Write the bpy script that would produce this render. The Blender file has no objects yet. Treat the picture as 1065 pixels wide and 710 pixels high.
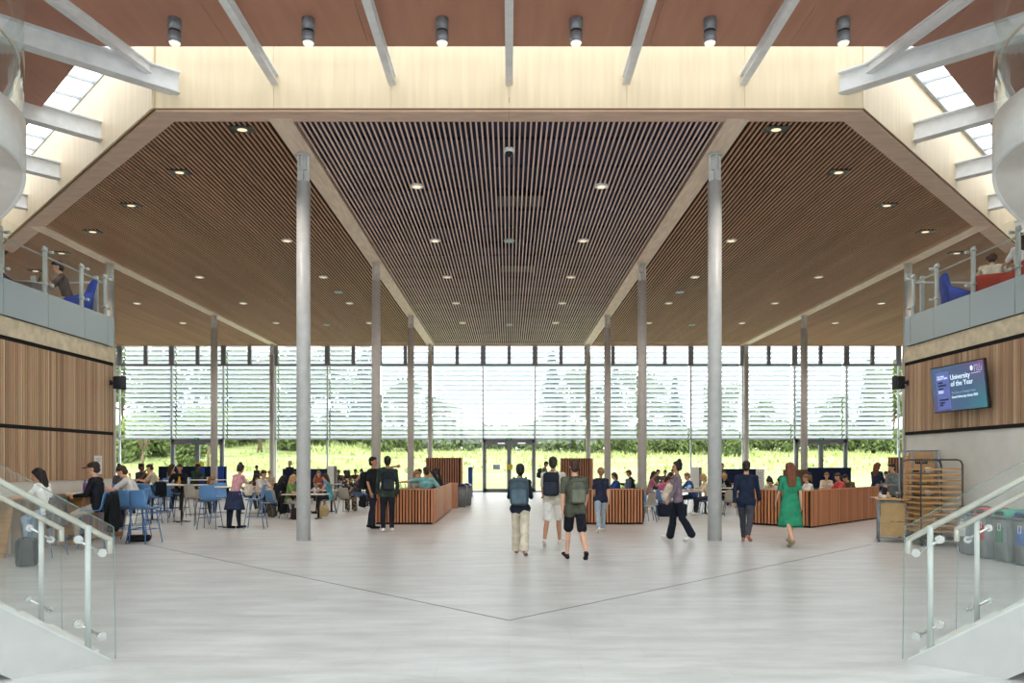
import bpy, bmesh, math, random
from mathutils import Vector, Matrix
random.seed(11)
C = bpy.context.scene.collection
R = math.radians
V = Vector
F = 784.0            # focal length in pixels of the 1065 px wide frame
EYE = 1.7
def at(px, Y):       # lateral position of something seen at column px at distance Y
    return (px - 529.5) * Y / F

# ------------------------------------------------------------------ materials
def lin(c):
    c = c / 255.0
    return c / 12.92 if c <= 0.04045 else ((c + 0.055) / 1.055) ** 2.4
def rgb(r, g, b): return (lin(r), lin(g), lin(b), 1.0)
MATS = {}
def mat(name, col, rough=0.6, metal=0.0, var=0.08, scale=6.0, stretch=(1, 1, 1), bump=0.0, spec=0.4, emit=0.0, bscale=None):
    """Procedural principled material: noise-varied colour, optional bump."""
    if name in MATS: return MATS[name]
    m = bpy.data.materials.new(name); m.use_nodes = True
    nt = m.node_tree; bs = nt.nodes['Principled BSDF']
    bs.inputs['Roughness'].default_value = rough
    bs.inputs['Metallic'].default_value = metal
    bs.inputs['Specular IOR Level'].default_value = spec
    tc = nt.nodes.new('ShaderNodeTexCoord'); mp = nt.nodes.new('ShaderNodeMapping')
    mp.inputs['Scale'].default_value = stretch
    nt.links.new(tc.outputs['Object'], mp.inputs['Vector'])
    nz = nt.nodes.new('ShaderNodeTexNoise'); nz.inputs['Scale'].default_value = scale; nz.inputs['Detail'].default_value = 4
    nt.links.new(mp.outputs['Vector'], nz.inputs['Vector'])
    rp = nt.nodes.new('ShaderNodeValToRGB')
    a = [max(0, c * (1 - var * 2.2)) for c in col[:3]] + [1]; b = [min(1, c * (1 + var * 2.2)) for c in col[:3]] + [1]
    rp.color_ramp.elements[0].position = 0.3; rp.color_ramp.elements[1].position = 0.7
    rp.color_ramp.elements[0].color = a; rp.color_ramp.elements[1].color = b
    nt.links.new(nz.outputs['Fac'], rp.inputs['Fac']); nt.links.new(rp.outputs['Color'], bs.inputs['Base Color'])
    if emit:
        bs.inputs['Emission Color'].default_value = col; bs.inputs['Emission Strength'].default_value = emit
    if bump:
        bp = nt.nodes.new('ShaderNodeBump'); bp.inputs['Strength'].default_value = bump
        n2 = nt.nodes.new('ShaderNodeTexNoise'); n2.inputs['Scale'].default_value = bscale or scale * 6
        nt.links.new(mp.outputs['Vector'], n2.inputs['Vector'])
        nt.links.new(n2.outputs['Fac'], bp.inputs['Height']); nt.links.new(bp.outputs['Normal'], bs.inputs['Normal'])
    MATS[name] = m
    return m
def slat_mat(name, cols, freq, rough=0.5, axis=1):
    """Wood whose tone steps from slat to slat along one axis."""
    m = bpy.data.materials.new(name); m.use_nodes = True
    nt = m.node_tree; bs = nt.nodes['Principled BSDF']; bs.inputs['Roughness'].default_value = rough
    bs.inputs['Specular IOR Level'].default_value = 0.3
    tc = nt.nodes.new('ShaderNodeTexCoord'); sx = nt.nodes.new('ShaderNodeSeparateXYZ')
    nt.links.new(tc.outputs['Object'], sx.inputs[0])
    mu = nt.nodes.new('ShaderNodeMath'); mu.operation = 'MULTIPLY'; mu.inputs[1].default_value = freq
    nt.links.new(sx.outputs[axis], mu.inputs[0])
    fl = nt.nodes.new('ShaderNodeMath'); fl.operation = 'FLOOR'; nt.links.new(mu.outputs[0], fl.inputs[0])
    wn = nt.nodes.new('ShaderNodeTexWhiteNoise'); wn.noise_dimensions = '1D'; nt.links.new(fl.outputs[0], wn.inputs['W'])
    rp = nt.nodes.new('ShaderNodeValToRGB')
    rp.color_ramp.elements[0].color = cols[0]; rp.color_ramp.elements[1].color = cols[-1]
    if len(cols) > 2:
        e = rp.color_ramp.elements.new(0.5); e.color = cols[1]
    nt.links.new(wn.outputs['Value'], rp.inputs['Fac'])
    nz = nt.nodes.new('ShaderNodeTexNoise'); nz.inputs['Scale'].default_value = 3
    mp = nt.nodes.new('ShaderNodeMapping'); mp.inputs['Scale'].default_value = (6, 6, 0.6)
    nt.links.new(tc.outputs['Object'], mp.inputs[0]); nt.links.new(mp.outputs[0], nz.inputs['Vector'])
    mx = nt.nodes.new('ShaderNodeMix'); mx.data_type = 'RGBA'; mx.blend_type = 'MULTIPLY'; mx.inputs[0].default_value = 0.35
    nt.links.new(rp.outputs[0], mx.inputs[6]); nt.links.new(nz.outputs['Color'], mx.inputs[7])
    nt.links.new(mx.outputs[2], bs.inputs['Base Color'])
    return m
def glass_mat(name, tint, refl=0.06, rough=0.0, diffuse=0.0, dcol=None):
    m = bpy.data.materials.new(name); m.use_nodes = True
    nt = m.node_tree; nt.nodes.clear()
    out = nt.nodes.new('ShaderNodeOutputMaterial')
    tr = nt.nodes.new('ShaderNodeBsdfTransparent'); tr.inputs[0].default_value = tint
    gl = nt.nodes.new('ShaderNodeBsdfGlossy'); gl.inputs['Roughness'].default_value = rough; gl.inputs[0].default_value = (.9, .95, .95, 1)
    fc = nt.nodes.new('ShaderNodeLayerWeight'); fc.inputs['Blend'].default_value = .5
    pw = nt.nodes.new('ShaderNodeMath'); pw.operation = 'POWER'; pw.inputs[1].default_value = 5.0
    nt.links.new(fc.outputs['Facing'], pw.inputs[0])
    lw = nt.nodes.new('ShaderNodeMath'); lw.operation = 'MULTIPLY_ADD'; lw.inputs[1].default_value = .6; lw.inputs[2].default_value = refl
    nt.links.new(pw.outputs[0], lw.inputs[0])
    mx = nt.nodes.new('ShaderNodeMixShader')
    nt.links.new(lw.outputs[0], mx.inputs[0])
    nt.links.new(tr.outputs[0], mx.inputs[1]); nt.links.new(gl.outputs[0], mx.inputs[2])
    last = mx
    if diffuse:
        df = nt.nodes.new('ShaderNodeBsdfDiffuse'); df.inputs[0].default_value = dcol
        m2 = nt.nodes.new('ShaderNodeMixShader'); m2.inputs[0].default_value = diffuse
        nt.links.new(mx.outputs[0], m2.inputs[1]); nt.links.new(df.outputs[0], m2.inputs[2]); last = m2
    nt.links.new(last.outputs[0], out.inputs[0])
    return m
def translucent_mat(name, col, amount=0.5):
    m = bpy.data.materials.new(name); m.use_nodes = True
    nt = m.node_tree; nt.nodes.clear()
    out = nt.nodes.new('ShaderNodeOutputMaterial')
    df = nt.nodes.new('ShaderNodeBsdfDiffuse'); df.inputs[0].default_value = col
    tl = nt.nodes.new('ShaderNodeBsdfTranslucent'); tl.inputs[0].default_value = col
    mx = nt.nodes.new('ShaderNodeMixShader'); mx.inputs[0].default_value = amount
    nt.links.new(df.outputs[0], mx.inputs[1]); nt.links.new(tl.outputs[0], mx.inputs[2]); nt.links.new(mx.outputs[0], out.inputs[0])
    return m
def cloth(r, g, b):
    return mat('cloth_%d_%d_%d' % (r, g, b), rgb(r, g, b), 0.85, var=0.1, scale=9, bump=0.15, spec=0.15)

# ------------------------------------------------------------------ mesh builder
class MB:
    def __init__(s): s.bm = bmesh.new(); s.mi = 0
    def _f(s, vs, smooth=False):
        try:
            f = s.bm.faces.new(vs); f.material_index = s.mi; f.smooth = smooth; return f
        except ValueError: return None
    def box(s, c, size, rz=0.0, M=None):
        hx, hy, hz = size[0] / 2, size[1] / 2, size[2] / 2
        rot = Matrix.Rotation(rz, 3, 'Z') if M is None else M
        vs = [s.bm.verts.new(rot @ V((x * hx, y * hy, z * hz)) + V(c)) for x in (-1, 1) for y in (-1, 1) for z in (-1, 1)]
        for q in ((0, 1, 3, 2), (4, 6, 7, 5), (0, 4, 5, 1), (2, 3, 7, 6), (0, 2, 6, 4), (1, 5, 7, 3)):
            s._f([vs[i] for i in q])
        return s
    def bb(s, x0, x1, y0, y1, z0, z1):
        return s.box(((x0 + x1) / 2, (y0 + y1) / 2, (z0 + z1) / 2), (abs(x1 - x0), abs(y1 - y0), abs(z1 - z0)))
    def rbox(s, c, size, r=0.02, rz=0.0, M=None, seg=2):
        """box with rounded edges"""
        b = bmesh.new(); bmesh.ops.create_cube(b, size=1.0)
        for v in b.verts: v.co = V((v.co.x * size[0], v.co.y * size[1], v.co.z * size[2]))
        bmesh.ops.bevel(b, geom=b.edges[:], offset=min(r, min(size) * 0.49), segments=seg, affect='EDGES', profile=0.5)
        rot = Matrix.Rotation(rz, 3, 'Z') if M is None else M
        mp = {v: s.bm.verts.new(rot @ v.co + V(c)) for v in b.verts}
        for f in b.faces: s._f([mp[v] for v in f.verts], True)
        b.free(); return s
    def cone(s, p0, r0, p1, r1, seg=12, cap=True, smooth=True):
        p0, p1 = V(p0), V(p1); d = (p1 - p0)
        if d.length < 1e-7: return s
        q = d.to_track_quat('Z', 'Y')
        a = [s.bm.verts.new(p0 + q @ V((math.cos(t) * r0, math.sin(t) * r0, 0))) for t in [2 * math.pi * i / seg for i in range(seg)]]
        b = [s.bm.verts.new(p1 + q @ V((math.cos(t) * r1, math.sin(t) * r1, 0))) for t in [2 * math.pi * i / seg for i in range(seg)]]
        for i in range(seg): s._f([a[i], a[(i + 1) % seg], b[(i + 1) % seg], b[i]], smooth)
        if cap: s._f(a[::-1]); s._f(b)
        return s
    def cyl(s, p0, p1, r, seg=12): return s.cone(p0, r, p1, r, seg)
    def tube(s, pts, r, seg=8):
        pts = [V(p) for p in pts]; rings = []
        for i, p in enumerate(pts):
            d = (pts[min(i + 1, len(pts) - 1)] - pts[max(i - 1, 0)]).normalized()
            q = d.to_track_quat('Z', 'Y')
            rr = r[i] if isinstance(r, (list, tuple)) else r
            rings.append([s.bm.verts.new(p + q @ V((math.cos(t) * rr, math.sin(t) * rr, 0))) for t in [2 * math.pi * k / seg for k in range(seg)]])
        for A, B in zip(rings, rings[1:]):
            for k in range(seg): s._f([A[k], A[(k + 1) % seg], B[(k + 1) % seg], B[k]], True)
        s._f(rings[0][::-1]); s._f(rings[-1]); return s
    def lathe(s, prof, c=(0, 0, 0), seg=20, sx=1.0, sy=1.0, wob=None):
        c = V(c); rings = []
        for r, z in prof:
            ring = []
            for k in range(seg):
                t = 2 * math.pi * k / seg; w = 1 + (wob(t, z) if wob else 0)
                ring.append(s.bm.verts.new(c + V((math.cos(t) * r * sx * w, math.sin(t) * r * sy * w, z))))
            rings.append(ring)
        for A, B in zip(rings, rings[1:]):
            for k in range(seg): s._f([A[k], A[(k + 1) % seg], B[(k + 1) % seg], B[k]], True)
        s._f(rings[0][::-1]); s._f(rings[-1]); return s
    def caps(s, p0, r0, p1, r1, seg=12, sc=(1, 1, 1)):
        """closed tapered capsule"""
        p0, p1 = V(p0), V(p1); d = p1 - p0
        q = d.to_track_quat('Z', 'Y') if d.length > 1e-6 else Matrix.Identity(3).to_quaternion()
        rows = [(p0, r0, t) for t in (-80, -50, -20)] + [(p1, r1, t) for t in (20, 50, 80)]
        rings = []
        for p, r, t in rows:
            cr, z = math.cos(R(t)) * r, math.sin(R(t)) * r
            rings.append([s.bm.verts.new(p + q @ V((math.cos(2 * math.pi * k / seg) * cr, math.sin(2 * math.pi * k / seg) * cr, z))) for k in range(seg)])
        for A, B in zip(rings, rings[1:]):
            for k in range(seg): s._f([A[k], A[(k + 1) % seg], B[(k + 1) % seg], B[k]], True)
        s._f(rings[0][::-1]); s._f(rings[-1]); return s
    def ell(s, c, rad, M=None, u=16, v=10):
        b = bmesh.new(); bmesh.ops.create_uvsphere(b, u_segments=u, v_segments=v, radius=1.0)
        rot = M or Matrix.Identity(3)
        mp = {w: s.bm.verts.new(rot @ V((w.co.x * rad[0], w.co.y * rad[1], w.co.z * rad[2])) + V(c)) for w in b.verts}
        for f in b.faces: s._f([mp[w] for w in f.verts], True)
        b.free(); return s
    def prism(s, poly, z0, z1):
        a = [s.bm.verts.new((x, y, z0)) for x, y in poly]; b = [s.bm.verts.new((x, y, z1)) for x, y in poly]
        n = len(poly); s._f(a[::-1]); s._f(b)
        for i in range(n): s._f([a[i], a[(i + 1) % n], b[(i + 1) % n], b[i]])
        return s
    def plate(s, poly, nrm, th):
        """thick flat plate from a 3-D polygon"""
        n = V(nrm) * th; a = [s.bm.verts.new(V(p)) for p in poly]; b = [s.bm.verts.new(V(p) + n) for p in poly]
        k = len(poly); s._f(a[::-1]); s._f(b)
        for i in range(k): s._f([a[i], a[(i + 1) % k], b[(i + 1) % k], b[i]])
        return s
    def build(s, name, m=None, parent=None, loc=(0, 0, 0), rz=0.0):
        bmesh.ops.recalc_face_normals(s.bm, faces=s.bm.faces[:])
        me = bpy.data.meshes.new(name); s.bm.to_mesh(me); s.bm.free()
        for x in (m if isinstance(m, (list, tuple)) else [m]):
            if x: me.materials.append(x)
        o = bpy.data.objects.new(name, me); C.objects.link(o)
        o.location = loc; o.rotation_euler.z = rz
        if parent: o.parent = parent
        return o
def empty(name, loc=(0, 0, 0), rz=0.0):
    o = bpy.data.objects.new(name, None); C.objects.link(o); o.location = loc; o.rotation_euler.z = rz
    o.empty_display_size = 0.1
    return o
def tag(o, label=None, cat=None, group=None, kind=None):
    if label: o['label'] = label
    if cat: o['category'] = cat
    if group: o['group'] = group
    if kind: o['kind'] = kind
    return o
def struct(mb, name, m, **k):
    return tag(mb.build(name, m, **k), kind='structure')
KIDS = {}
def copy_tree(o, loc=None, rz=None, label=None, group=None, parent=None):
    c = o.copy(); C.objects.link(c)
    if parent is not None: c.parent = parent
    if loc is not None: c.location = loc
    if rz is not None: c.rotation_euler.z = rz
    if label: c['label'] = label
    if group: c['group'] = group
    for ch in list(o.children): copy_tree(ch, parent=c)
    return c
ORD = ['first', 'second', 'third', 'fourth', 'fifth', 'sixth', 'seventh', 'eighth', 'ninth', 'tenth', 'eleventh', 'twelfth', 'thirteenth', 'fourteenth', 'fifteenth', 'sixteenth']

# shared materials
M_PALE = mat('pale_wood_panel', rgb(238, 220, 188), 0.5, var=0.03, scale=1.2, stretch=(8, 8, 0.5))
M_ROOFW = mat('red_brown_wood', rgb(178, 127, 106), 0.5, var=0.035, scale=1.2, stretch=(5, 0.5, 1))
M_FASC = mat('fascia_wood', rgb(206, 174, 156), 0.5, var=0.05, scale=2, stretch=(1, 3, 1))
M_BEAM = mat('ceiling_beam_wood', rgb(226, 204, 186), 0.55, var=0.06, scale=3, stretch=(4, 0.6, 1))
M_SLATC = mat('ceiling_slat_centre', rgb(222, 192, 182), 0.5, var=0.05, scale=1, stretch=(3, .3, 1))
M_SLATS = mat('ceiling_slat_side', rgb(194, 148, 120), 0.5, var=0.06, scale=0.5, stretch=(5, .25, 1))
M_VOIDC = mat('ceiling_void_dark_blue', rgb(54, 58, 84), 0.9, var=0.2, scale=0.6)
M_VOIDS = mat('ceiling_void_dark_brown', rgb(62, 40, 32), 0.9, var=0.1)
M_STEEL = mat('painted_steel', rgb(224, 226, 228), 0.45, var=0.03, spec=0.5)
M_COL = mat('column_paint', rgb(196, 198, 198), 0.4, var=0.03)
M_COLD = mat('column_steel_grey', rgb(206, 200, 194), 0.4, var=0.03)
M_WHITE = mat('white_plaster', rgb(226, 228, 226), 0.7, var=0.02)
M_GREYW = mat('grey_wall_panel', rgb(214, 214, 208), 0.6, var=0.03, scale=2)
M_CONC = mat('pale_concrete', rgb(206, 194, 168), 0.75, var=0.08, scale=5, bump=0.1)
M_BLACK = mat('black_plastic', rgb(32, 34, 38), 0.45, var=0.1)
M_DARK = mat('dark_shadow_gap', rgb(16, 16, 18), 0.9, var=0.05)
M_FRAME = mat('window_frame_grey', rgb(136, 138, 144), 0.45, var=0.03, spec=0.5)
M_MULL = mat('mullion_pale_grey', rgb(222, 226, 232), 0.4, var=0.02)
M_STRINGER = mat('stair_paint_grey', rgb(184, 185, 184), 0.5, var=0.02)
M_RAIL = mat('brushed_rail_steel', rgb(206, 203, 192), 0.32, 0.55, var=0.04, scale=12, spec=0.5)
M_POST = mat('rail_post_paint', rgb(196, 201, 198), 0.4, var=0.02)
M_CHROME = mat('chrome_fitting', rgb(214, 216, 214), 0.2, 0.85, var=0.03)
M_TIMBER = slat_mat('booth_slat_wood', [rgb(184, 118, 80), rgb(206, 136, 94), rgb(222, 156, 110)], 11.0, axis=0)
M_TIMBERF = mat('booth_panel_wood', rgb(198, 138, 104), 0.5, var=0.08, scale=4, stretch=(7, 7, .6))
M_NAVY = mat('navy_felt', rgb(34, 42, 66), 0.95, var=0.08, scale=30, spec=0.1)
M_BLUEF = mat('blue_felt', rgb(52, 78, 158), 0.9, var=0.08, scale=20, spec=0.1)
M_BLUECH = mat('chair_blue_plastic', rgb(96, 144, 196), 0.42, var=0.03)
M_BLUELEG = mat('chair_blue_metal', rgb(84, 126, 178), 0.4, 0.2, var=0.03)
M_GREYCH = mat('chair_grey_plastic', rgb(172, 166, 154), 0.45, var=0.03)
M_GREYLEG = mat('chair_grey_metal', rgb(120, 118, 114), 0.4, 0.4, var=0.03)
M_TOP = mat('table_top_white', rgb(208, 206, 200), 0.4, var=0.02)
M_OAK = mat('oak_worktop', rgb(190, 148, 98), 0.45, var=0.08, scale=3, stretch=(1, 6, 6))
M_GLASS = glass_mat('clear_glass', (.975, .988, .984, 1), 0.03)
M_WINGL = glass_mat('window_glass', (.97, .99, .985, 1), 0.03)
M_GEDGE = glass_mat('glass_edge', (.72, .82, .8, 1), 0.08, diffuse=0.3, dcol=rgb(150, 180, 174))
M_FROST = glass_mat('frosted_glass', (.7, .78, .78, 1), 0.06, rough=0.15, diffuse=0.74, dcol=rgb(190, 204, 208))
M_LOUV = translucent_mat('white_louvre', (.86, .88, .92, 1), 0.5)
M_LAMP = mat('lamp_lens', rgb(255, 232, 196), 0.4, emit=.17, var=0)
M_SKIN = [mat('skin_light', rgb(214, 168, 142), 0.55, var=0.05, spec=.3), mat('skin_tan', rgb(186, 136, 108), 0.55, var=0.05, spec=.3), mat('skin_brown', rgb(120, 80, 60), 0.55, var=0.05, spec=.3)]
M_EYE = mat('eye_dark', rgb(28, 22, 20), 0.3, var=0)
M_LIP = mat('lip', rgb(166, 96, 86), 0.5, var=0.02)
def hairm(c):
    return mat('hair_' + c, {'black': rgb(28, 24, 24), 'brown': rgb(66, 46, 34), 'dark': rgb(44, 34, 30), 'blond': rgb(186, 150, 100), 'auburn': rgb(112, 64, 40), 'grey': rgb(176, 172, 166), 'fair': rgb(140, 108, 74)}[c], 0.6, var=0.2, scale=20, stretch=(3, 3, .5), bump=.3)
# ================================================================== SETTING
CZ = 8.45           # underside of the slatted ceiling
FZ = 10.2          # top of the light wood fascia
CY, CX = 14.5, 6.8  # straight part of the ceiling edge ends at x = +-CX, then runs back at 45 degrees
SX = 16.0           # outer walls of the atrium
FAC = 43.5          # glazed facade
def edge(x): return CY + max(0.0, abs(x) - CX)

# floor ------------------------------------------------------------
def floor_material():
    m = bpy.data.materials.new('pale_streaked_floor'); m.use_nodes = True
    nt = m.node_tree; bs = nt.nodes['Principled BSDF']
    tc = nt.nodes.new('ShaderNodeTexCoord')
    mp = nt.nodes.new('ShaderNodeMapping'); mp.inputs['Scale'].default_value = (0.7, 2.6, 1)
    nt.links.new(tc.outputs['Object'], mp.inputs[0])
    n1 = nt.nodes.new('ShaderNodeTexNoise'); n1.inputs['Scale'].default_value = 1.3; n1.inputs['Detail'].default_value = 8; n1.inputs['Roughness'].default_value = .65
    nt.links.new(mp.outputs[0], n1.inputs['Vector'])
    rp = nt.nodes.new('ShaderNodeValToRGB')
    rp.color_ramp.elements[0].position = .32; rp.color_ramp.elements[1].position = .68
    rp.color_ramp.elements[0].color = rgb(178, 177, 175); rp.color_ramp.elements[1].color = rgb(210, 211, 211)
    nt.links.new(n1.outputs['Fac'], rp.inputs[0])
    br = nt.nodes.new('ShaderNodeTexBrick'); br.inputs['Scale'].default_value = 1.0
    br.inputs['Color1'].default_value = (1, 1, 1, 1); br.inputs['Color2'].default_value = (.95, .95, .945, 1); br.inputs['Mortar'].default_value = (.88, .88, .87, 1)
    br.inputs['Mortar Size'].default_value = .003; br.inputs['Brick Width'].default_value = 1.2; br.inputs['Row Height'].default_value = .6
    nt.links.new(tc.outputs['Object'], br.inputs['Vector'])
    mx = nt.nodes.new('ShaderNodeMix'); mx.data_type = 'RGBA'; mx.blend_type = 'MULTIPLY'; mx.inputs[0].default_value = 1
    nt.links.new(rp.outputs[0], mx.inputs[6]); nt.links.new(br.outputs[0], mx.inputs[7])
    nt.links.new(mx.outputs[2], bs.inputs['Base Color'])
    rr = nt.nodes.new('ShaderNodeMapRange'); rr.inputs[3].default_value = .24; rr.inputs[4].default_value = .42
    nt.links.new(n1.outputs['Fac'], rr.inputs[0]); nt.links.new(rr.outputs[0], bs.inputs['Roughness'])
    bs.inputs['Specular IOR Level'].default_value = .4
    return m
fl = MB(); fl.bb(-25, 25, -12, FAC + .3, -.2, 0)
struct(fl, 'floor', floor_material())
# V-shaped movement joint in the floor
j = MB()
for sgn in (-1, 1):
    L = 10.6; j.box((sgn * L / 2 / math.sqrt(2), 8.13 + L / 2 / math.sqrt(2), .001), (L, .022, .003), rz=sgn * R(45))
struct(j, 'trim_1', mat('joint_metal', rgb(120, 128, 124), .5, var=.05))

# ceiling ----------------------------------------------------------
def ceiling():
    c = MB(); s = MB(); v = MB()
    pitch = .11
    n = int(24.6 / pitch)
    for i in range(-n, n + 1):
        x = i * pitch
        if abs(abs(x) - 4.5) < .26 or abs(abs(x) - 13.5) < .26: continue
        y0 = edge(x) + .45
        if abs(x) > SX: y0 = max(y0, edge(SX))
        (c if abs(x) < 4.5 else s).bb(x - .017, x + .017, y0, FAC - .1, CZ, CZ + .03)
    struct(s, 'ceiling', M_SLATS)
    struct(c, 'ceiling', M_SLATC)
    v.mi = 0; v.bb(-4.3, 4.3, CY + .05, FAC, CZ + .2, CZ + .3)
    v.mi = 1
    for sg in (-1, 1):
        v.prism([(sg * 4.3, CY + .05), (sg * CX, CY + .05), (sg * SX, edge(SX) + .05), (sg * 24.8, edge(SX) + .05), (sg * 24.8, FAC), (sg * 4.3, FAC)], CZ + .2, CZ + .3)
    # cross battens that carry the slats
    v.mi = 0
    y = 16.0
    while y < FAC:
        v.bb(-4.3, 4.3, y, y + .05, CZ + .1, CZ + .16); y += 1.5
    struct(v, 'ceiling', [M_VOIDC, M_VOIDS])
    # flat wooden bands between the bays, in three boards each
    for k, x in enumerate((-13.5, -4.5, 4.5, 13.5)):
        b = MB(); y = edge(x) + .3
        while y < FAC - .1:
            y2 = min(y + 3.0, FAC - .1); b.bb(x - .225, x + .225, y, y2 - .012, CZ - .015, CZ + .12); y = y2
        struct(b, 'trim_%d' % (k + 2), M_BEAM)
    # brown fascia soffit round the edge
    f = MB()
    def strip(p, q, pi, qi, n):
        # outer edge p-q, inner edge pi-qi, mitred at the corners
        p, q, pi, qi = V(p), V(q), V(pi), V(qi)
        for i in range(n):
            t0, t1 = i / n, (i + .998) / n
            a, b, c, d = p.lerp(q, t0), p.lerp(q, t1), pi.lerp(qi, t1), pi.lerp(qi, t0)
            f.prism([(a.x, a.y), (b.x, b.y), (c.x, c.y), (d.x, d.y)], CZ - .005, CZ + .04)
    ic = CX - .42 * math.tan(R(22.5)); io = .42 * math.sqrt(2)
    strip((-CX, CY), (CX, CY), (-ic, CY + .42), (ic, CY + .42), 6)
    for sg in (-1, 1): strip((sg * CX, CY), (sg * SX, edge(SX)), (sg * ic, CY + .42), (sg * SX, edge(SX) + io), 4)
    struct(f, 'trim_6', M_FASC)
    g = MB()    # small dark shadow gap above the soffit board
    g.bb(-CX, CX, CY - .012, CY + .04, CZ + .035, CZ + .06)
    for sg in (-1, 1):
        mid = V((sg * (CX + SX) / 2, (CY + edge(SX)) / 2, CZ + .048)); g.box(mid, ((SX - CX) * math.sqrt(2), .05, .025), rz=sg * R(45))
    struct(g, 'trim_7', mat('brass_gap', rgb(120, 92, 50), .6))
    # light wood upstand above it
    def panels(p, q, n, name):
        p, q = V(p), V(q); d = (q - p) / n; ang = math.atan2(d.y, d.x); w = MB()
        for i in range(n):
            a = p + d * (i + .5); w.box((a.x, a.y, (CZ + .06 + FZ) / 2), (d.length - .005, .05, FZ - CZ - .06), rz=ang)
            w.box((a.x - math.sin(ang) * .06, a.y + math.cos(ang) * .06, (CZ + .06 + FZ) / 2), (d.length, .05, FZ - CZ - .06), rz=ang)
        struct(w, name, M_PALE)
    panels((-CX, CY + .03, 0), (CX, CY + .03, 0), 6, 'wall_fascia')
    panels((-CX, CY + .03, 0), (-SX, edge(SX) + .03, 0), 7, 'wall_fascia')
    panels((CX, CY + .03, 0), (SX, edge(SX) + .03, 0), 7, 'wall_fascia')
ceiling()

# atrium roof: wooden soffit, glazed strip along the edge ------------
RZ = 9.15
RO = 1.0
rx = 7.5      # corner of the roof edge
def roof():
    yb = edge(SX) - RO * math.sqrt(2)
    r = MB()
    # soffit boards, split along the grain
    xs = [-rx + i * (2 * rx / 6) for i in range(7)]
    for a, b in zip(xs, xs[1:]): r.bb(a, b - .006, 9.0, CY - RO, RZ, RZ + .12)
    for sg in (-1, 1):
        steps = [rx + i * (SX - rx) / 4 for i in range(5)]
        for a, b in zip(steps, steps[1:]):
            ya = CY - RO + (a - rx); yb_ = CY - RO + (b - rx)
            r.prism([(sg * a, 9.0), (sg * (b - .006), 9.0), (sg * (b - .006), yb_), (sg * a, ya)], RZ, RZ + .12)
    struct(r, 'ceiling', M_ROOFW)
    # roof lights: sloping frame bars and panes from the soffit edge up to the fascia
    fr = MB(); gl = MB(); ZA, ZB = FZ - .04, FZ
    def bar(p, q, w=.045, h=.06):
        p, q = V(p), V(q); d = (q - p).normalized(); sd = d.cross(V((0, 0, 1))).normalized(); nv = sd.cross(d)
        fr.box((p + q) / 2, ((q - p).length, w, h), M=Matrix((d, sd, nv)).transposed())
    bar((-CX, CY - .03, ZB), (CX, CY - .03, ZB)); bar((-rx, CY - RO - .1, ZA), (rx, CY - RO - .1, ZA), .08, .1)
    x = -6.75
    while x < 6.8: bar((x, CY - RO - .08, ZA), (x, CY - .03, ZB)); x += 1.125
    gl.plate([(-rx, CY - RO, ZA + .05), (rx, CY - RO, ZA + .05), (CX, CY - .03, ZB + .05), (-CX, CY - .03, ZB + .05)], (0, 0, 1), .015)
    for sg in (-1, 1):
        Lf = (SX - CX); e0, e1 = V((sg * CX, CY, ZB)), V((sg * SX, edge(SX), ZB))
        r0, r1 = V((sg * rx, CY - RO, ZA)), V((sg * SX, CY - RO + SX - rx, ZA))
        inw = V((sg * .70711, -.70711, 0)) * .05
        bar(e0 + inw, e1 + inw, .07, .1); bk = V((sg * .70711, -.70711, 0)) * .12; bar(r0 + bk, r1 + bk, .08, .1)
        n = 12
        for i in range(n + 1):
            t = (i + .35) / (n + .7); q = e0.lerp(e1, t); p = q + V((sg * .70711, -.70711, 0)) * 1.3; p.z = ZA
            bar(p, q + inw)
        up = V((0, 0, .05)); gl.plate([r0 + up, r1 + up, e1 + up, e0 + up], (0, 0, 1), .015)
    u = MB(); u.bb(-rx, rx, CY - RO - .22, CY - RO - .16, RZ + .1, FZ)
    for sg in (-1, 1):
        mid = V((sg * (rx + SX) / 2, (CY - RO + CY - RO + SX - rx) / 2, (RZ + .1 + FZ) / 2)) + V((sg * .70711, -.70711, 0)) * .19
        u.box(mid, ((SX - rx) * math.sqrt(2), .06, FZ - RZ - .1), rz=sg * R(45))
    struct(u, 'wall_rooflight', M_WHITE)
    w = tag(fr.build('window_1', mat('rooflight_bar', rgb(184, 192, 196), .5, var=.03)), kind='structure')
    gl.build('pane', glass_mat('rooflight_glass', (.84, .85, .86, 1), .03), w)
    # unseen solid roof; its three long roof lights are added to brighten the atrium
    fr = MB(); gl = MB(); so = MB()
    strips = [(-10.5, -7.7), (-3.9, -1.1), (3.2, 6.0)]
    ys = [-12] + [v for q in strips for v in q] + [9]
    for a_, b_ in zip(ys[0::2], ys[1::2]): so.bb(-SX, SX, a_, b_, RZ, RZ + .3)
    for a_, b_ in strips:
        for i in range(21): fr.bb(-SX + i * 1.6 - .04, -SX + i * 1.6 + .04, a_, b_, RZ + .3, RZ + .42)
        gl.bb(-SX, SX, a_, b_, RZ + .42, RZ + .44)
    struct(so, 'ceiling', M_WHITE)
    w = tag(fr.build('window_2', M_STEEL), kind='structure'); gl.build('pane', M_WINGL, w)
roof()

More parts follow.
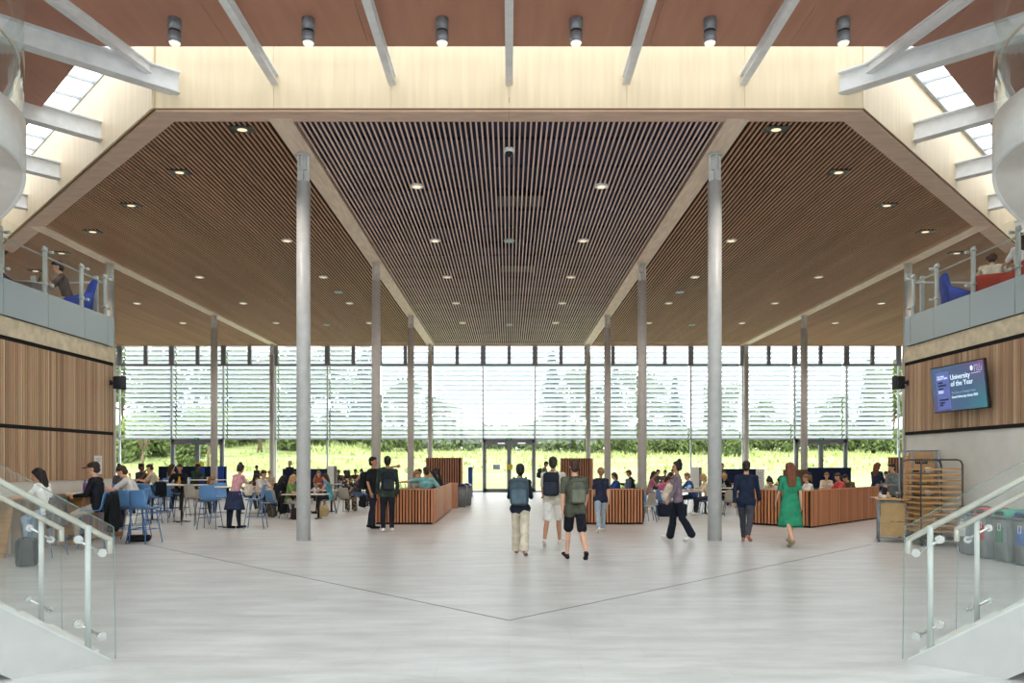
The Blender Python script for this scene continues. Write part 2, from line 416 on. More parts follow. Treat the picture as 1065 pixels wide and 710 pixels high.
# steel beams of the roof -------------------------------------------
def ibeam(name, p, q, h, w, tw=.02, tf=.025):
    p, q = V(p), V(q); d = q - p; L = d.length; ang = math.atan2(d.y, d.x); c = (p + q) / 2
    b = MB()
    b.box((c.x, c.y, p.z + tf / 2), (L, w, tf), rz=ang); b.box((c.x, c.y, p.z + h - tf / 2), (L, w, tf), rz=ang)
    b.box((c.x, c.y, p.z + h / 2), (L, tw, h - 2 * tf), rz=ang)
    return struct(b, name, M_STEEL)
for k in range(-2, 3):
    ibeam('roof_beam', (k * 2.25, 9.0, 8.96), (k * 2.25, CY, 8.96), .19, .14)
for sg in (-1, 1):
    ibeam('roof_beam', (sg * 7.9, 9.0, 8.96), (sg * 6.72, CY - .42, 8.96), .19, .14)
    ibeam('roof_beam', (sg * 6.36, CY, 8.77), (sg * (6.36 + 5.0), CY - 4.4, 8.77), .4, .24)
    for t in (2.15, 4.4, 6.65, 8.9):
        x, y = CX + t, CY + t
        ibeam('roof_beam', (sg * x, y, 8.78), (sg * (x + 2.6), y - 2.6, 8.78), .4, .24)
        
# columns ------------------------------------------------------------
def column(x, y, r, m):
    c = MB()
    c.lathe([(r, 0.0), (r, CZ - .62)], (x, y, 0), 28)
    c.lathe([(r * 1.02, .0), (r * 1.02, .012)], (x, y, 0), 28)
    # cruciform head with small cap plate
    c.box((x, y, CZ - .33), (r * 1.75, .03, .6)); c.box((x, y, CZ - .33), (.03, r * 1.75, .6))
    c.cyl((x, y, CZ - .36), (x, y, CZ - .04), r * .62, 16)
    c.lathe([(r * 1.05, CZ - .05), (r * 1.05, CZ - .02)], (x, y, 0), 24)
    struct(c, 'column', m)
for y, xs, r in ((16.5, (-4.5, 4.5), .15), (25.5, (-13.5, -4.5, 4.5, 13.5), .15), (34.5, (-13.5, -4.5, 4.5, 13.5), .15), (42.9, (-22.5, -13.5, -4.5, 4.5, 13.5, 22.5), .13)):
    for x in xs: column(x, y, r, M_COL if y < 20 else M_COLD)

# glazed facade --------------------------------------------------------
WN = [3]
DN = [1]
def bay(x0, x1, door):
    fr = MB(); xm = (x0 + x1) / 2
    y0, y1 = FAC, FAC + .14
    fr.mi = 1
    fr.bb(x0 - .04, x0 + .04, y0, y1, 0, 7.3)                    # slim mullion
    fr.mi = 0
    fr.bb(x0 - .14, x0 + .14, y0, y1, 7.36, CZ + .1)             # heavy transom-light posts
    fr.bb(xm - .1, xm + .1, y0, y1, 7.36, CZ + .1)
    fr.bb(x0, x1, y0 - .02, y1, 7.28, 7.4)                      # transom
    fr.mi = 1
    fr.bb(x0, x1, y0, y1, 3.04, 3.12)
    if not door: fr.bb(x0, x1, y0, y1, 0, .1)
    w = tag(fr.build('window_%d' % WN[0], [M_FRAME, M_MULL]), kind='structure'); WN[0] += 1
    g = MB(); g.bb(x0 + .04, x1 - .04, FAC + .06, FAC + .08, 3.12 if door else .1, 7.28); g.build('pane', M_WINGL, w)
    g = MB(); g.bb(x0 + .14, x1 - .1, FAC + .06, FAC + .08, 7.4, CZ); g.build('pane', M_WINGL, w)
    if door:
        d = MB(); a, b = x0 + .02, x1 - .02
        d.bb(a, a + .16, y0 - .05, y1, 0, 3.04); d.bb(b - .16, b, y0 - .05, y1, 0, 3.04)
        d.bb(a, b, y0 - .05, y1, 2.86, 3.04); d.bb(xm - .12, xm + .12, y0 - .05, y1, 0, 2.86)
        d.bb(a, b, y0 - .05, y1, 0, .2)
        d.bb(a + .16, b - .16, y0 - .03, y1 - .02, 2.74, 2.86)
        o = tag(d.build('door_%d' % DN[0], M_FRAME), kind='structure'); DN[0] += 1
        g = MB(); g.bb(a + .16, xm - .12, FAC + .04, FAC + .06, .2, 2.8); g.bb(xm + .12, b - .16, FAC + .04, FAC + .06, .2, 2.8)
        g.build('pane', M_WINGL, o)
        h = MB()
        for sx in (-1, 1): h.tube([(xm + sx * .2, FAC - .05, .95), (xm + sx * .2, FAC - .12, .98), (xm + sx * .2, FAC - .12, 1.3), (xm + sx * .2, FAC - .05, 1.33)], .014)
        h.build('handle', M_CHROME, o)
        h = MB(); h.bb(xm - .65, xm - .25, FAC - .09, FAC - .03, 2.79, 2.85); h.bb(xm + .5, xm + .95, FAC - .09, FAC - .03, 2.79, 2.85); h.build('door_closer', M_CHROME, o)
        e = MB(); e.bb(xm - .15, xm + .15, FAC - .09, FAC - .05, 2.98, 3.12)
        s = tag(e.build('exit_sign', mat('exit_green', rgb(40, 110, 70), .5, emit=.15)), 'small green running-man exit sign above the %s glass doors' % {-18.0: 'left-hand', 0.0: 'central', 18.0: 'right-hand'}[xm], 'sign')
        e = MB(); e.bb(xm - .1, xm + .02, FAC - .094, FAC - .09, 3.035, 3.065); e.bb(xm + .02, xm + .05, FAC - .094, FAC - .09, 3.01, 3.09); e.build('sign_symbol', M_WHITE, s)
def blind(x0, x1, i):
    # exterior louvre panel hung in front of the glass
    s = MB(); z = 3.2; tilt = Matrix.Rotation(R(-46), 3, 'X')
    while z < 8.7:
        s.box(((x0 + x1) / 2, FAC + .62, z), (x1 - x0 - .08, .25, .012), M=tilt); z += .272
    o = empty('louvre_blind', ((x0 + x1) / 2, FAC + .6, 3.1))
    tag(o, 'white slatted sun blind outside the glass wall, %s panel from the left-hand end' % ORD[i], 'blind', 'sun blinds along the glass wall')
    b = s.build('slats', M_LOUV, o, loc=(-(x0 + x1) / 2, -FAC - .6, -3.1))
    c = MB()
    for x in (x0 + .35, x1 - .35): c.cyl((x, FAC + .62, 3.05), (x, FAC + .62, 8.7), .008, 6)
    c.bb(x0 + .04, x1 - .04, FAC + .57, FAC + .67, 3.07, 3.13)
    c.build('guide_rail', M_MULL, o, loc=(-(x0 + x1) / 2, -FAC - .6, -3.1))
xs = [-22.5 + 3 * i for i in range(15)]
bay(-25.5, -22.5, False)
for i, x in enumerate(xs):
    bay(x, x + 3, abs(x + 1.5) in (0.0, 18.0))
    blind(x, x + 3, i)
bay(22.5, 25.5, False)
s = MB(); s.bb(-25, 25, FAC - .06, FAC + .2, CZ - .02, CZ + .25); struct(s, 'trim_8', M_FASC)
for i, (px, pz, w, h, m, lab) in enumerate(((516.5, 1.5, .42, .28, mat('notice_pale_blue', rgb(196, 214, 244), .6), 'pale blue notice stuck to the left leaf of the central glass door'), (530.0, 1.5, .34, .28, mat('notice_yellow', rgb(236, 206, 30), .6), 'yellow warning notice on the middle post of the central glass door'))):
    n = MB(); n.box((at(px, FAC), FAC - .065, pz - .05), (w, .01, h))
    for k in range(3): n.mi = 1; n.box((at(px, FAC), FAC - .072, pz + .02 - k * .06), (w * .7, .004, .015))
    tag(n.build('notice', [m, M_FRAME]), lab, 'notice')
n = MB(); n.box((at(208, FAC), FAC - .065, 1.6), (.5, .01, .22)); tag(n.build('notice', mat('notice_yellow', rgb(236, 206, 30))), 'yellow notice on the glass door behind the green hooded man', 'notice')

# side walls, mezzanines -------------------------------------------------
WX = 9.4; WE = 17.9; WB = 6.0
M_CLAD = slat_mat('wall_slat_wood', [rgb(166, 132, 106), rgb(196, 160, 128), rgb(222, 190, 156)], 14.0, axis=1)
for sg, side in ((-1, 'left'), (1, 'right')):
    b = MB(); b.bb(sg * WX + sg * .03, sg * (WX + .25), WB, WE, 0, 4.06); b.bb(sg * (WX + .1), sg * SX, WE - .25, WE - .01, 0, 4.4)
    struct(b, 'wall_%s' % side, M_GREYW)
    sl = MB(); y = WB; zb = 1.33 if side == 'left' else 2.40
    n = 0
    while y < WE - .01:
        for z0, z1 in (((1.33, 2.36), (2.42, 4.0)) if side == 'left' else ((2.42, 4.0),)):
            sl.bb(sg * WX, sg * (WX + .035), y + .011, y + .0714 - .011, z0, z1)
        y += .0714; n += 1
    struct(sl, 'wall_%s_cladding' % side, M_CLAD)
    k = MB(); k.bb(sg * (WX + .02), sg * (WX + .05), WB, WE, zb - .0, 4.0); struct(k, 'wall_%s_backing' % side, mat('cladding_back', rgb(92, 70, 56), .8))
    k = MB(); k.bb(sg * (WX - .004), sg * (WX + .06), WB, WE, 2.35, 2.425); k.bb(sg * (WX - .002), sg * (WX + .1), WB, WE, 3.99, 4.08); struct(k, 'trim_%d' % (9 if sg < 0 else 10), M_DARK)
    # concrete slab edge and floor of the mezzanine
    k = MB(); k.bb(sg * (WX - .02), sg * SX, WB, WE, 4.07, 4.42); struct(k, 'mezzanine_slab', M_CONC)
    k = MB(); k.bb(sg * (WX + .06), sg * SX, WB, WE - .08, 4.42, 4.8); struct(k, 'mezzanine_floor', mat('mezz_carpet', rgb(98, 100, 106), .95))
    k = MB(); k.bb(sg * SX, sg * (SX + .2), -12, edge(SX), 0, FZ); k.bb(sg * SX, sg * 25, edge(SX), edge(SX) + .2, 0, FZ); k.bb(sg * 25, sg * 25.2, edge(SX), FAC, 0, CZ + .2)
    struct(k, 'wall_%s_outer' % side, M_WHITE)
k = MB(); k.bb(-SX, SX, -12.2, -12, 0, 4.2); struct(k, 'wall_rear', M_WHITE)
# unseen high glazing behind the view, added to let daylight in
k = MB()
for i in range(11): k.bb(-SX + i * 3.2 - .05, -SX + i * 3.2 + .05, -12.1, -12, 4.2, 9.7)
w = tag(k.build('window_30', M_FRAME), kind='structure'); g = MB(); g.bb(-SX, SX, -12.06, -12.04, 4.2, 9.7); g.build('pane', M_WINGL, w)

def balustrade(sg, side):
    o = empty('glass_balustrade', (sg * WX, 15.8, 4.42))
    tag(o, 'glass balustrade with frosted skirt along the edge of the %s mezzanine' % side, 'balustrade')
    OFF = (-sg * WX, -15.8, -4.42)
    X = sg * (WX - .05)
    f = MB(); g = MB(); ys = [9.8, 11.1, 12.4, 13.98, 15.33, 16.64, 17.6]
    for a, b in zip(ys, ys[1:] + [17.86]):
        f.bb(X - .008, X + .008, a - .04, b - .06, 4.44, 5.12); g.bb(X - .006, X + .006, a - .03, b - .05, 5.13, 6.2)
    f.bb(X, sg * 14, 17.84, 17.856, 4.44, 5.12); g.bb(X, sg * 14, 17.84, 17.852, 5.13, 6.2)
    f.build('frosted_panel', M_FROST, o, OFF); g.build('clear_panel', M_GLASS, o, OFF)
    for y in ys[2:]:
        p = MB(); xp = sg * (WX + .04)
        p.rbox((xp, y, 5.42), (.05, .1, 1.34), .008)
        for z in (5.32, 6.0):
            for dy in (-.1, .1):
                p.cyl((xp, y, z), (xp, y + dy, z), .016, 8); p.cyl((xp - sg * .11, y + dy, z), (xp - sg * .02, y + dy, z), .03, 10)
        p.build('post', M_POST, o, OFF)
    for xq in (9.72, 11.2, 12.7):
        p = MB(); p.rbox((sg * xq, 17.74, 5.42), (.1, .05, 1.34), .008); p.build('post', M_POST, o, OFF)
    r = MB(); xr = sg * (WX + .1)
    r.tube([(xr, 10, 5.92), (xr, 17.68, 5.92)], .02); r.tube([(xr, 17.68, 5.92), (sg * 14, 17.68, 5.92)], .02)
    r.build('handrail', M_POST, o, OFF)
balustrade(-1, 'left'); balustrade(1, 'right')

# curved upper stair that meets the mezzanine -------------------------------
def curved_stair(sg, side):
    r = 1.3; cx, cy = -8.69, 11.16; a0 = math.atan2(.5397, .842)
    o = empty('curved_stair', (-sg * cx, cy, 4.8))
    tag(o, 'curving white upper stair with tall bent glass side above the %s mezzanine' % side, 'stair')
    OFF = (sg * cx, -cy, -4.8)
    ps = []
    n = 40
    for i in range(n + 1):
        s = -2.9 + 5.4 * i / n                     # arc length from the point that shows in profile
        t = a0 + s / r
        zb = 6.22 - (.5 * s + .03 * s * s if s > 0 else .13 * s)
        ps.append((t, max(zb, 4.3)))
    def ring(rad, k): return [V((-sg * (cx + math.cos(t) * rad), cy + math.sin(t) * rad, z + k)) for t, z in ps]
    def ribbon(rad, lo, hi, th, name, m):
        b = MB(); q = [ring(rad, lo), ring(rad, hi), ring(rad - th, hi), ring(rad - th, lo)]
        vs = [[b.bm.verts.new(p) for p in line] for line in q]
        for A, B in ((0, 1), (1, 2), (2, 3), (3, 0)):
            for i in range(n): b._f([vs[A][i], vs[A][i + 1], vs[B][i + 1], vs[B][i]], A in (0, 2))
        b._f([vs[k][0] for k in range(4)]); b._f([vs[k][n] for k in range(4)])
        return b.build(name, m, o, OFF)
    ribbon(r, 0, .76, .05, 'stringer', mat('white_stair_paint', rgb(230, 233, 233), .5, var=.02)); ribbon(r - .02, .78, 3.1, .012, 'glass_side', M_GLASS)
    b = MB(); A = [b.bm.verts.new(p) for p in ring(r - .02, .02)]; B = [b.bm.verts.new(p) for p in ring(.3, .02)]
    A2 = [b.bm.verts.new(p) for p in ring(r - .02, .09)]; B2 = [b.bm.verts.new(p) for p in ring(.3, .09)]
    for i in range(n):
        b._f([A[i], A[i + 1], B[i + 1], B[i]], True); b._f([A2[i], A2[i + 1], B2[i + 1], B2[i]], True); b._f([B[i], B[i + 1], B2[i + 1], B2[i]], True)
    b.build('soffit', mat('soffit_shade_tone', rgb(208, 204, 198), .7, var=.02), o, OFF)  # darker, warmer than the stringer: the underside's shade is put into the colour
    b = MB(); b.tube(ring(r - .1, 1.75), .022); b.build('handrail', M_RAIL, o, OFF)
    b = MB(); b.cyl((-sg * cx, cy, 4.8), (-sg * cx, cy, 8.0), .29, 20); b.build('newel', M_STRINGER, o, OFF)
curved_stair(-1, 'right'); curved_stair(1, 'left')

# stairs in the foreground ----------------------------------------------------
def stair(sg, side):
    o = empty('stair', (sg * 3.38, 6.44, 0))
    tag(o, 'pale grey stair with glass sides starting at the %s edge of the foreground' % side, 'stair')
    d = V((sg * .70711, -.70711, 0)); w = V((sg * .70711, .70711, 0))   # up the flight / across it
    up = V((0, 0, 1)); SL = .70; L = 3.4
    O = V((0, 0, 0))
    for k, name in ((0.0, 'stringer'), (1.47, 'stringer')):
        b = MB(); base = w * k
        prof = [(0.0, 0), (.74, 0), (L, SL * (L - .74) * 1.0), (L, SL * L), ]
        b.plate([base + d * s + up * max(z, 0) for s, z in prof], w, .05)
        b.build(name, M_STRINGER, o)
        rl = MB(); rl.plate([base + d * s + up * z for s, z in ((.02, .012), (L, SL * L), (L, SL * L + .03), (.02, .03))], w, .05); rl.build('stringer_trim', M_POST, o)
    t = MB(); n = 12
    for i in range(n):
        s0 = .1 + i * .245; z = SL * s0 * .94
        t.plate([w * .05 + d * s0 + up * (z + .02), w * .05 + d * (s0 + .29) + up * (z + .02), w * 1.47 + d * (s0 + .29) + up * (z + .02), w * 1.47 + d * s0 + up * (z + .02)], up, .03)
        t.plate([w * .05 + d * s0 + up * max(0, z - .16), w * 1.47 + d * s0 + up * max(0, z - .16), w * 1.47 + d * s0 + up * (z + .02), w * .05 + d * s0 + up * (z + .02)], d, .012)
    t.build('steps', M_GREYW, o)
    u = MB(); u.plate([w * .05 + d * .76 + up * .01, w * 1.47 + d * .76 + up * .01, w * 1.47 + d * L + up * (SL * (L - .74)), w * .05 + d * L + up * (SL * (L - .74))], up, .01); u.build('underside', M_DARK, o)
    for k, q in ((-.035, 1), (1.55, -1)):
        base = w * k
        g = MB()
        g.plate([base + d * s + up * z for s, z in ((-.005, .02), (1.6, 1.14), (1.6, 2.2), (.012, 1.15))], w, .014)
        g.plate([base + d * s + up * z for s, z in ((1.62, 1.155), (L, 2.4), (L, 3.42), (1.62, 2.215))], w, .014)
        g.build('glass_panel', M_GLASS, o)
        e = MB()
        e.plate([base + d * s + up * z for s, z in ((-.009, .03), (-.005, .03), (.008, 1.15), (.004, 1.15))], w, .014)
        e.plate([base + d * s + up * z for s, z in ((.008, 1.15), (1.6, 2.2), (1.6, 2.206), (.008, 1.156))], w, .014)
        e.build('glass_edge', M_GEDGE, o)
        pb = w * (k + q * .06)
        for s in (.19, 1.35, 2.5):
            p = MB(); z0 = SL * s; p.cyl(pb + d * s + up * z0, pb + d * s + up * (z0 + 1.04), .024, 14)
            p.cone(pb + d * s + up * z0, .03, pb + d * s + up * (z0 + .012), .03, 14)
            p.build('post', M_POST, o)
            for zc in (.17, .87):
                c = MB(); dv = (d + up * SL).normalized()
                ctr = pb + d * s + up * (z0 + zc)
                c.tube([ctr - dv * .11, ctr + dv * .11], .012)
                for sd in (-1, 1):
                    e0 = ctr + dv * .11 * sd
                    c.cyl(e0 - w * q * .03, e0 + w * q * -.075, .034, 16); c.cyl(e0 - w * q * .075, e0 - w * q * .08, .012, 8)
                c.build('glass_clamp', M_CHROME, o)
        r = MB(); rb = w * (k + q * .075)
        pts = [rb + d * .012 + up * .94, rb + d * .012 + up * 1.04]
        # flat rectangular handrail that turns down at the foot
        a, b = rb + d * .005 + up * 1.035, rb + d * L + up * (1.035 + .645 * L)
        dv = (b - a).normalized(); nv = dv.cross(w).normalized()
        Mx = Matrix((dv, w, nv)).transposed()
        c = (a + b) / 2
        r.rbox(c, ((b - a).length, .06, .045), .012, M=Mx)
        r.rbox(rb + d * .02 + up * .985, (.045, .055, .13), .01, rz=math.atan2(d.y, d.x))
        r.build('handrail', M_RAIL, o)
stair(-1, 'left'); stair(1, 'right')
# ================================================================== OUTSIDE
def gz(x, y):
    t = max(0.0, y - 46)
    z = 1.15 * min(1, t / 30) + max(0, min(1, (t - 22) / 24)) * 2.3 + .006 * max(0, t - 56) * 3
    lf = max(0.0, min(1.0, (-x - 14) / 10))            # steeper bank on the left
    z += lf * max(0, min(1, (t - 18) / 34)) * 2.6
    return z - .05
def grass_material():
    m = bpy.data.materials.new('meadow_grass'); m.use_nodes = True
    nt = m.node_tree; bs = nt.nodes['Principled BSDF']; bs.inputs['Roughness'].default_value = .95; bs.inputs['Specular IOR Level'].default_value = .1
    tc = nt.nodes.new('ShaderNodeTexCoord'); mp = nt.nodes.new('ShaderNodeMapping'); mp.inputs['Scale'].default_value = (.06, .22, 1)
    nt.links.new(tc.outputs['Object'], mp.inputs[0])
    n = nt.nodes.new('ShaderNodeTexNoise'); n.inputs['Scale'].default_value = 2.2; n.inputs['Detail'].default_value = 9; n.inputs['Roughness'].default_value = .7
    nt.links.new(mp.outputs[0], n.inputs['Vector'])
    rp = nt.nodes.new('ShaderNodeValToRGB'); e = rp.color_ramp.elements
    e[0].position = .34; e[0].color = rgb(126, 140, 84); e[1].position = .66; e[1].color = rgb(186, 192, 140)
    x = e.new(.5); x.color = rgb(158, 168, 110)
    nt.links.new(n.outputs['Fac'], rp.inputs[0]); nt.links.new(rp.outputs[0], bs.inputs['Base Color'])
    return m
g = MB(); NX, NY = 60, 40
vs = [[g.bm.verts.new((-120 + 240 * i / NX, 43.9 + 130 * j / NY, gz(-120 + 240 * i / NX, 43.9 + 130 * j / NY))) for j in range(NY + 1)] for i in range(NX + 1)]
for i in range(NX):
    for j in range(NY): g._f([vs[i][j], vs[i + 1][j], vs[i + 1][j + 1], vs[i][j + 1]], True)
struct(g, 'ground_lawn', grass_material())
g = MB(); g.bb(-30, 30, FAC + .2, FAC + 2.4, -.1, .03); struct(g, 'path', mat('paving_pale', rgb(214, 210, 200), .8))

M_LEAF = [mat('leaf_olive', rgb(104, 120, 72), .8, var=.25, scale=1.5, spec=.2), mat('leaf_dark', rgb(62, 84, 66), .8, var=.25, scale=1.5, spec=.2), mat('leaf_bright', rgb(140, 158, 88), .8, var=.22, scale=1.5, spec=.2)]
M_BARK = mat('bark', rgb(116, 98, 80), .9, var=.2, scale=8, bump=.4)
def leaves(b, blobs, n, size, rnd):
    tot = sum(r[0] * r[1] for _, r in blobs)
    for c, r in blobs:
        k = int(n * r[0] * r[1] / tot)
        for _ in range(k):
            u = V((rnd.gauss(0, 1), rnd.gauss(0, 1), rnd.gauss(0, 1))).normalized() * (rnd.random() ** .45)
            p = V(c) + V((u.x * r[0], u.y * r[0], u.z * r[1]))
            a = V((rnd.gauss(0, 1), rnd.gauss(0, 1), rnd.gauss(0, .7))).normalized(); t = a.orthogonal().normalized(); s = a.cross(t)
            z = size * rnd.uniform(.6, 1.3)
            b._f([b.bm.verts.new(p + t * z), b.bm.verts.new(p + s * z * .55), b.bm.verts.new(p - t * z), b.bm.verts.new(p - s * z * .55)])
def tree(kind, seed):
    rnd = random.Random(seed); o = empty('tree'); t = MB(); c = MB()
    if kind == 'broad':
        H = 13.0; t.tube([(0, 0, -.4), (.1, 0, 2), (-.1, .1, 4.5), (.2, 0, 8)], [.42, .3, .24, .08], 10)
        bl = [((0, 0, 8.5), (3.2, 3.0))]
        for k in range(11):
            a = k * 2.4; rr = rnd.uniform(1.6, 3.4); z = rnd.uniform(4.6, 11.4)
            q = (math.cos(a) * rr, math.sin(a) * rr, z); bl.append((q, (rnd.uniform(1.3, 2.1), rnd.uniform(1.0, 1.6))))
            t.tube([(0, 0, min(z - 1.6, 6)), (q[0] * .5, q[1] * .5, z - .7), q], [.12, .08, .03], 6)
        leaves(c, bl, 3600, .26, rnd)
    elif kind == 'conifer':
        t.tube([(0, 0, -.4), (0, 0, 5), (0, 0, 14.5)], [.3, .2, .04], 8); bl = []
        for k in range(13):
            z = 1.8 + k; r = 3.1 * (1 - k / 14.5); bl.append(((rnd.uniform(-.2, .2), 0, z), (r, .75)))
            for q in range(4):
                a = q * 1.57 + k; t.tube([(0, 0, z + .2), (math.cos(a) * r * .8, math.sin(a) * r * .8, z - .3)], [.05, .02], 5)
        leaves(c, bl, 3400, .24, rnd)
    elif kind == 'young':
        t.tube([(0, 0, -.3), (.05, 0, 1.6), (0, .05, 2.6)], [.14, .11, .08], 8); bl = []
        for k in range(6):
            a = k * 1.05; q = (math.cos(a) * 1.1, math.sin(a) * 1.0, 4.4 + .3 * (k % 3)); t.tube([(0, .05, 2.2), (q[0] * .5, q[1] * .5, 3.3), q], [.07, .05, .02], 6); bl.append((q, (.85, .8)))
        leaves(c, bl, 700, .2, rnd)
    else:
        t.tube([(0, 0, -.2), (0, 0, 1.2)], [.1, .05], 6); bl = []
        for k in range(9):
            a = k * 2.4; rr = rnd.uniform(.3, 1.9); q = (math.cos(a) * rr, math.sin(a) * rr * .7, rnd.uniform(.5, 2.0)); bl.append((q, (rnd.uniform(.8, 1.3), rnd.uniform(.6, 1.0))))
            t.tube([(0, 0, .3), q], [.05, .02], 5)
        leaves(c, bl, 2600, .2, rnd)
    t.build('trunk', M_BARK, o); c.build('crown', {'broad': M_LEAF[0], 'conifer': M_LEAF[1], 'young': M_LEAF[2], 'shrub': M_LEAF[0]}[kind], o)
    return o
protos = {k: tree(k, 5 + i) for i, k in enumerate(('broad', 'conifer', 'young', 'shrub'))}
used = set()
rnd = random.Random(4)
def plant(kind, px, Y, sc, label, group):
    x = at(px, Y); o = protos[kind] if kind not in used else copy_tree(protos[kind]); used.add(kind)
    o.name = 'shrub' if kind == 'shrub' else 'tree'
    o.location = (x, Y, gz(x, Y) - .05); o.scale = (sc, sc, sc); o.rotation_euler.z = rnd.uniform(0, 6)
    tag(o, label, 'shrub' if kind == 'shrub' else 'tree', group)
big = [(128, 'broad', 78, 1.0), (165, 'conifer', 88, 1.1), (205, 'broad', 84, 1.05), (246, 'conifer', 92, 1.05), (270, 'broad', 76, .85), (305, 'conifer', 90, 1.0), (345, 'broad', 92, .95), (380, 'conifer', 96, .95), (418, 'broad', 98, .75), (456, 'broad', 104, .62), (575, 'conifer', 96, .9), (604, 'broad', 98, .85), (640, 'conifer', 94, .72), (668, 'broad', 92, .78), (702, 'conifer', 98, .66), (748, 'broad', 96, .7), (792, 'broad', 100, .55), (830, 'conifer', 104, .5), (868, 'broad', 100, .6), (905, 'conifer', 92, .78), (930, 'broad', 88, .85)]
words = {'broad': 'olive green round-headed tree', 'conifer': 'dark green conical fir tree'}
for i, (px, k, Y, sc) in enumerate(big):
    near = 'left from the central door' if px < 500 else 'right from the central door'
    n = sum(1 for b in big if b[1] == k and (b[0] < 500) == (px < 500) and abs(b[0] - 529) <= abs(px - 529))
    plant(k, px, Y, sc, '%s, %s of its kind going %s' % (words[k], ORD[n - 1], near), 'trees beyond the meadow')
plant('young', 149, 62, .95, 'slender young tree with a forked pale trunk beyond the left end of the glass wall', 'trees beyond the meadow')
plant('young', 217, 66, 1.05, 'young tree with a pale trunk behind the left-hand glass doors', 'trees beyond the meadow')
def NUM(n): return ORD[n - 1] if n <= 16 else ['seventeenth', 'eighteenth', 'nineteenth', 'twentieth', 'twenty-first', 'twenty-second', 'twenty-third', 'twenty-fourth', 'twenty-fifth', 'twenty-sixth', 'twenty-seventh', 'twenty-eighth', 'twenty-ninth', 'thirtieth'][n - 17]
sh0 = [(132, 72), (172, 74), (196, 70), (236, 80), (262, 82), (300, 78), (330, 84), (362, 88), (398, 86), (430, 88), (462, 90), (492, 90), (520, 92), (548, 90), (580, 88), (612, 86), (640, 88), (662, 84), (690, 86), (716, 84), (742, 86), (766, 82), (796, 90), (822, 88), (850, 90), (880, 88), (912, 86), (936, 84)]
sh = sorted(sh0 + [((a[0] + b[0]) / 2, max(a[1], b[1]) + 5) for a, b in zip(sh0, sh0[1:])])
for i, (px, Y) in enumerate(sh):
    n = sum(1 for p, _ in sh if (p < 529) == (px < 529) and abs(p - 529) <= abs(px - 529))
    plant('shrub', px, Y, rnd.uniform(1.0, 1.4), 'grey-green shrub on the meadow bank, %s to the %s of the central glass door' % (NUM(n), 'left' if px < 529 else 'right'), 'shrubs on the meadow bank')
# tall meadow grass: one uncountable mass
b = MB(); rnd = random.Random(8)
for _ in range(6500):
    y = rnd.choice((rnd.uniform(66, 76), rnd.uniform(78, 94), rnd.uniform(78, 90), rnd.uniform(78, 90))); x = rnd.uniform(-.66, .66) * y
    if rnd.random() < .05: y = rnd.uniform(46, 49); x = rnd.choice((rnd.uniform(-30, -14), rnd.uniform(-12, -3), rnd.uniform(6, 9), rnd.uniform(15, 18)))
    z = gz(x, y); h = rnd.uniform(.25, .55); a = rnd.uniform(0, 3.14); w = rnd.uniform(.06, .16); lx, ly = rnd.uniform(-.2, .2), rnd.uniform(-.2, .2)
    b._f([b.bm.verts.new((x - math.cos(a) * w, y - math.sin(a) * w, z)), b.bm.verts.new((x + math.cos(a) * w, y + math.sin(a) * w, z)), b.bm.verts.new((x + lx, y + ly, z + h))])
tag(b.build('tall_grass', mat('tall_grass_blades', rgb(166, 178, 116), .9, var=.2, scale=.8, spec=.1)), 'tall pale meadow grass growing on the bank outside the glass wall', 'grass', kind='stuff')

# world and camera -----------------------------------------------------------
w = bpy.data.worlds.new('overcast_sky'); bpy.context.scene.world = w; w.use_nodes = True
nt = w.node_tree; bg = nt.nodes['Background']
tc = nt.nodes.new('ShaderNodeTexCoord'); sp = nt.nodes.new('ShaderNodeSeparateXYZ'); nt.links.new(tc.outputs['Generated'], sp.inputs[0])
rp = nt.nodes.new('ShaderNodeValToRGB'); rp.color_ramp.elements[0].position = .0; rp.color_ramp.elements[1].position = .8
rp.color_ramp.elements[0].color = (.98, .99, 1, 1); rp.color_ramp.elements[1].color = (.95, .975, 1, 1)
nt.links.new(sp.outputs[2], rp.inputs[0]); nt.links.new(rp.outputs[0], bg.inputs[0]); bg.inputs[1].default_value = 1.0
cam = bpy.data.cameras.new('camera'); co = bpy.data.objects.new('camera', cam); C.objects.link(co)
co.location = (0, 0, EYE); co.rotation_euler = (R(90), 0, 0)
cam.sensor_width = 36; cam.lens = F / 1065 * 36; cam.shift_x = (532.5 - 529.5) / 1065; cam.shift_y = (481 - 355) / 1065
cam.clip_end = 400
sc = bpy.context.scene; sc.camera = co
sc.view_settings.view_transform = 'Standard'; sc.view_settings.look = 'None'; sc.view_settings.gamma = 1; sc.view_settings.use_curve_mapping = False
sc.view_settings.exposure = 2.25
cy = sc.cycles; cy.max_bounces = 10; cy.diffuse_bounces = 6; cy.transparent_max_bounces = 24; cy.sample_clamp_indirect = 6; cy.use_denoising = True
# ================================================================== PEOPLE
TMP = bpy.data.collections.new('work')          # never linked to the finished scene's tree for long
def remesh(mb, voxel, smooth=2):
    """grow one continuous skin over the overlapping capsules"""
    me = bpy.data.meshes.new('w'); bmesh.ops.recalc_face_normals(mb.bm, faces=mb.bm.faces[:]); mb.bm.to_mesh(me); mb.bm.free()
    o = bpy.data.objects.new('w', me); C.objects.link(o)
    r = o.modifiers.new('r', 'REMESH'); r.mode = 'VOXEL'; r.voxel_size = voxel; r.use_smooth_shade = True
    if smooth:
        sm = o.modifiers.new('s', 'SMOOTH'); sm.factor = .5; sm.iterations = smooth
    dg = bpy.context.evaluated_depsgraph_get(); dg.update()
    out = bpy.data.meshes.new_from_object(o.evaluated_get(dg))
    bpy.data.objects.remove(o); bpy.data.meshes.remove(me)
    for p in out.polygons: p.use_smooth = True
    out.materials.clear()
    return out
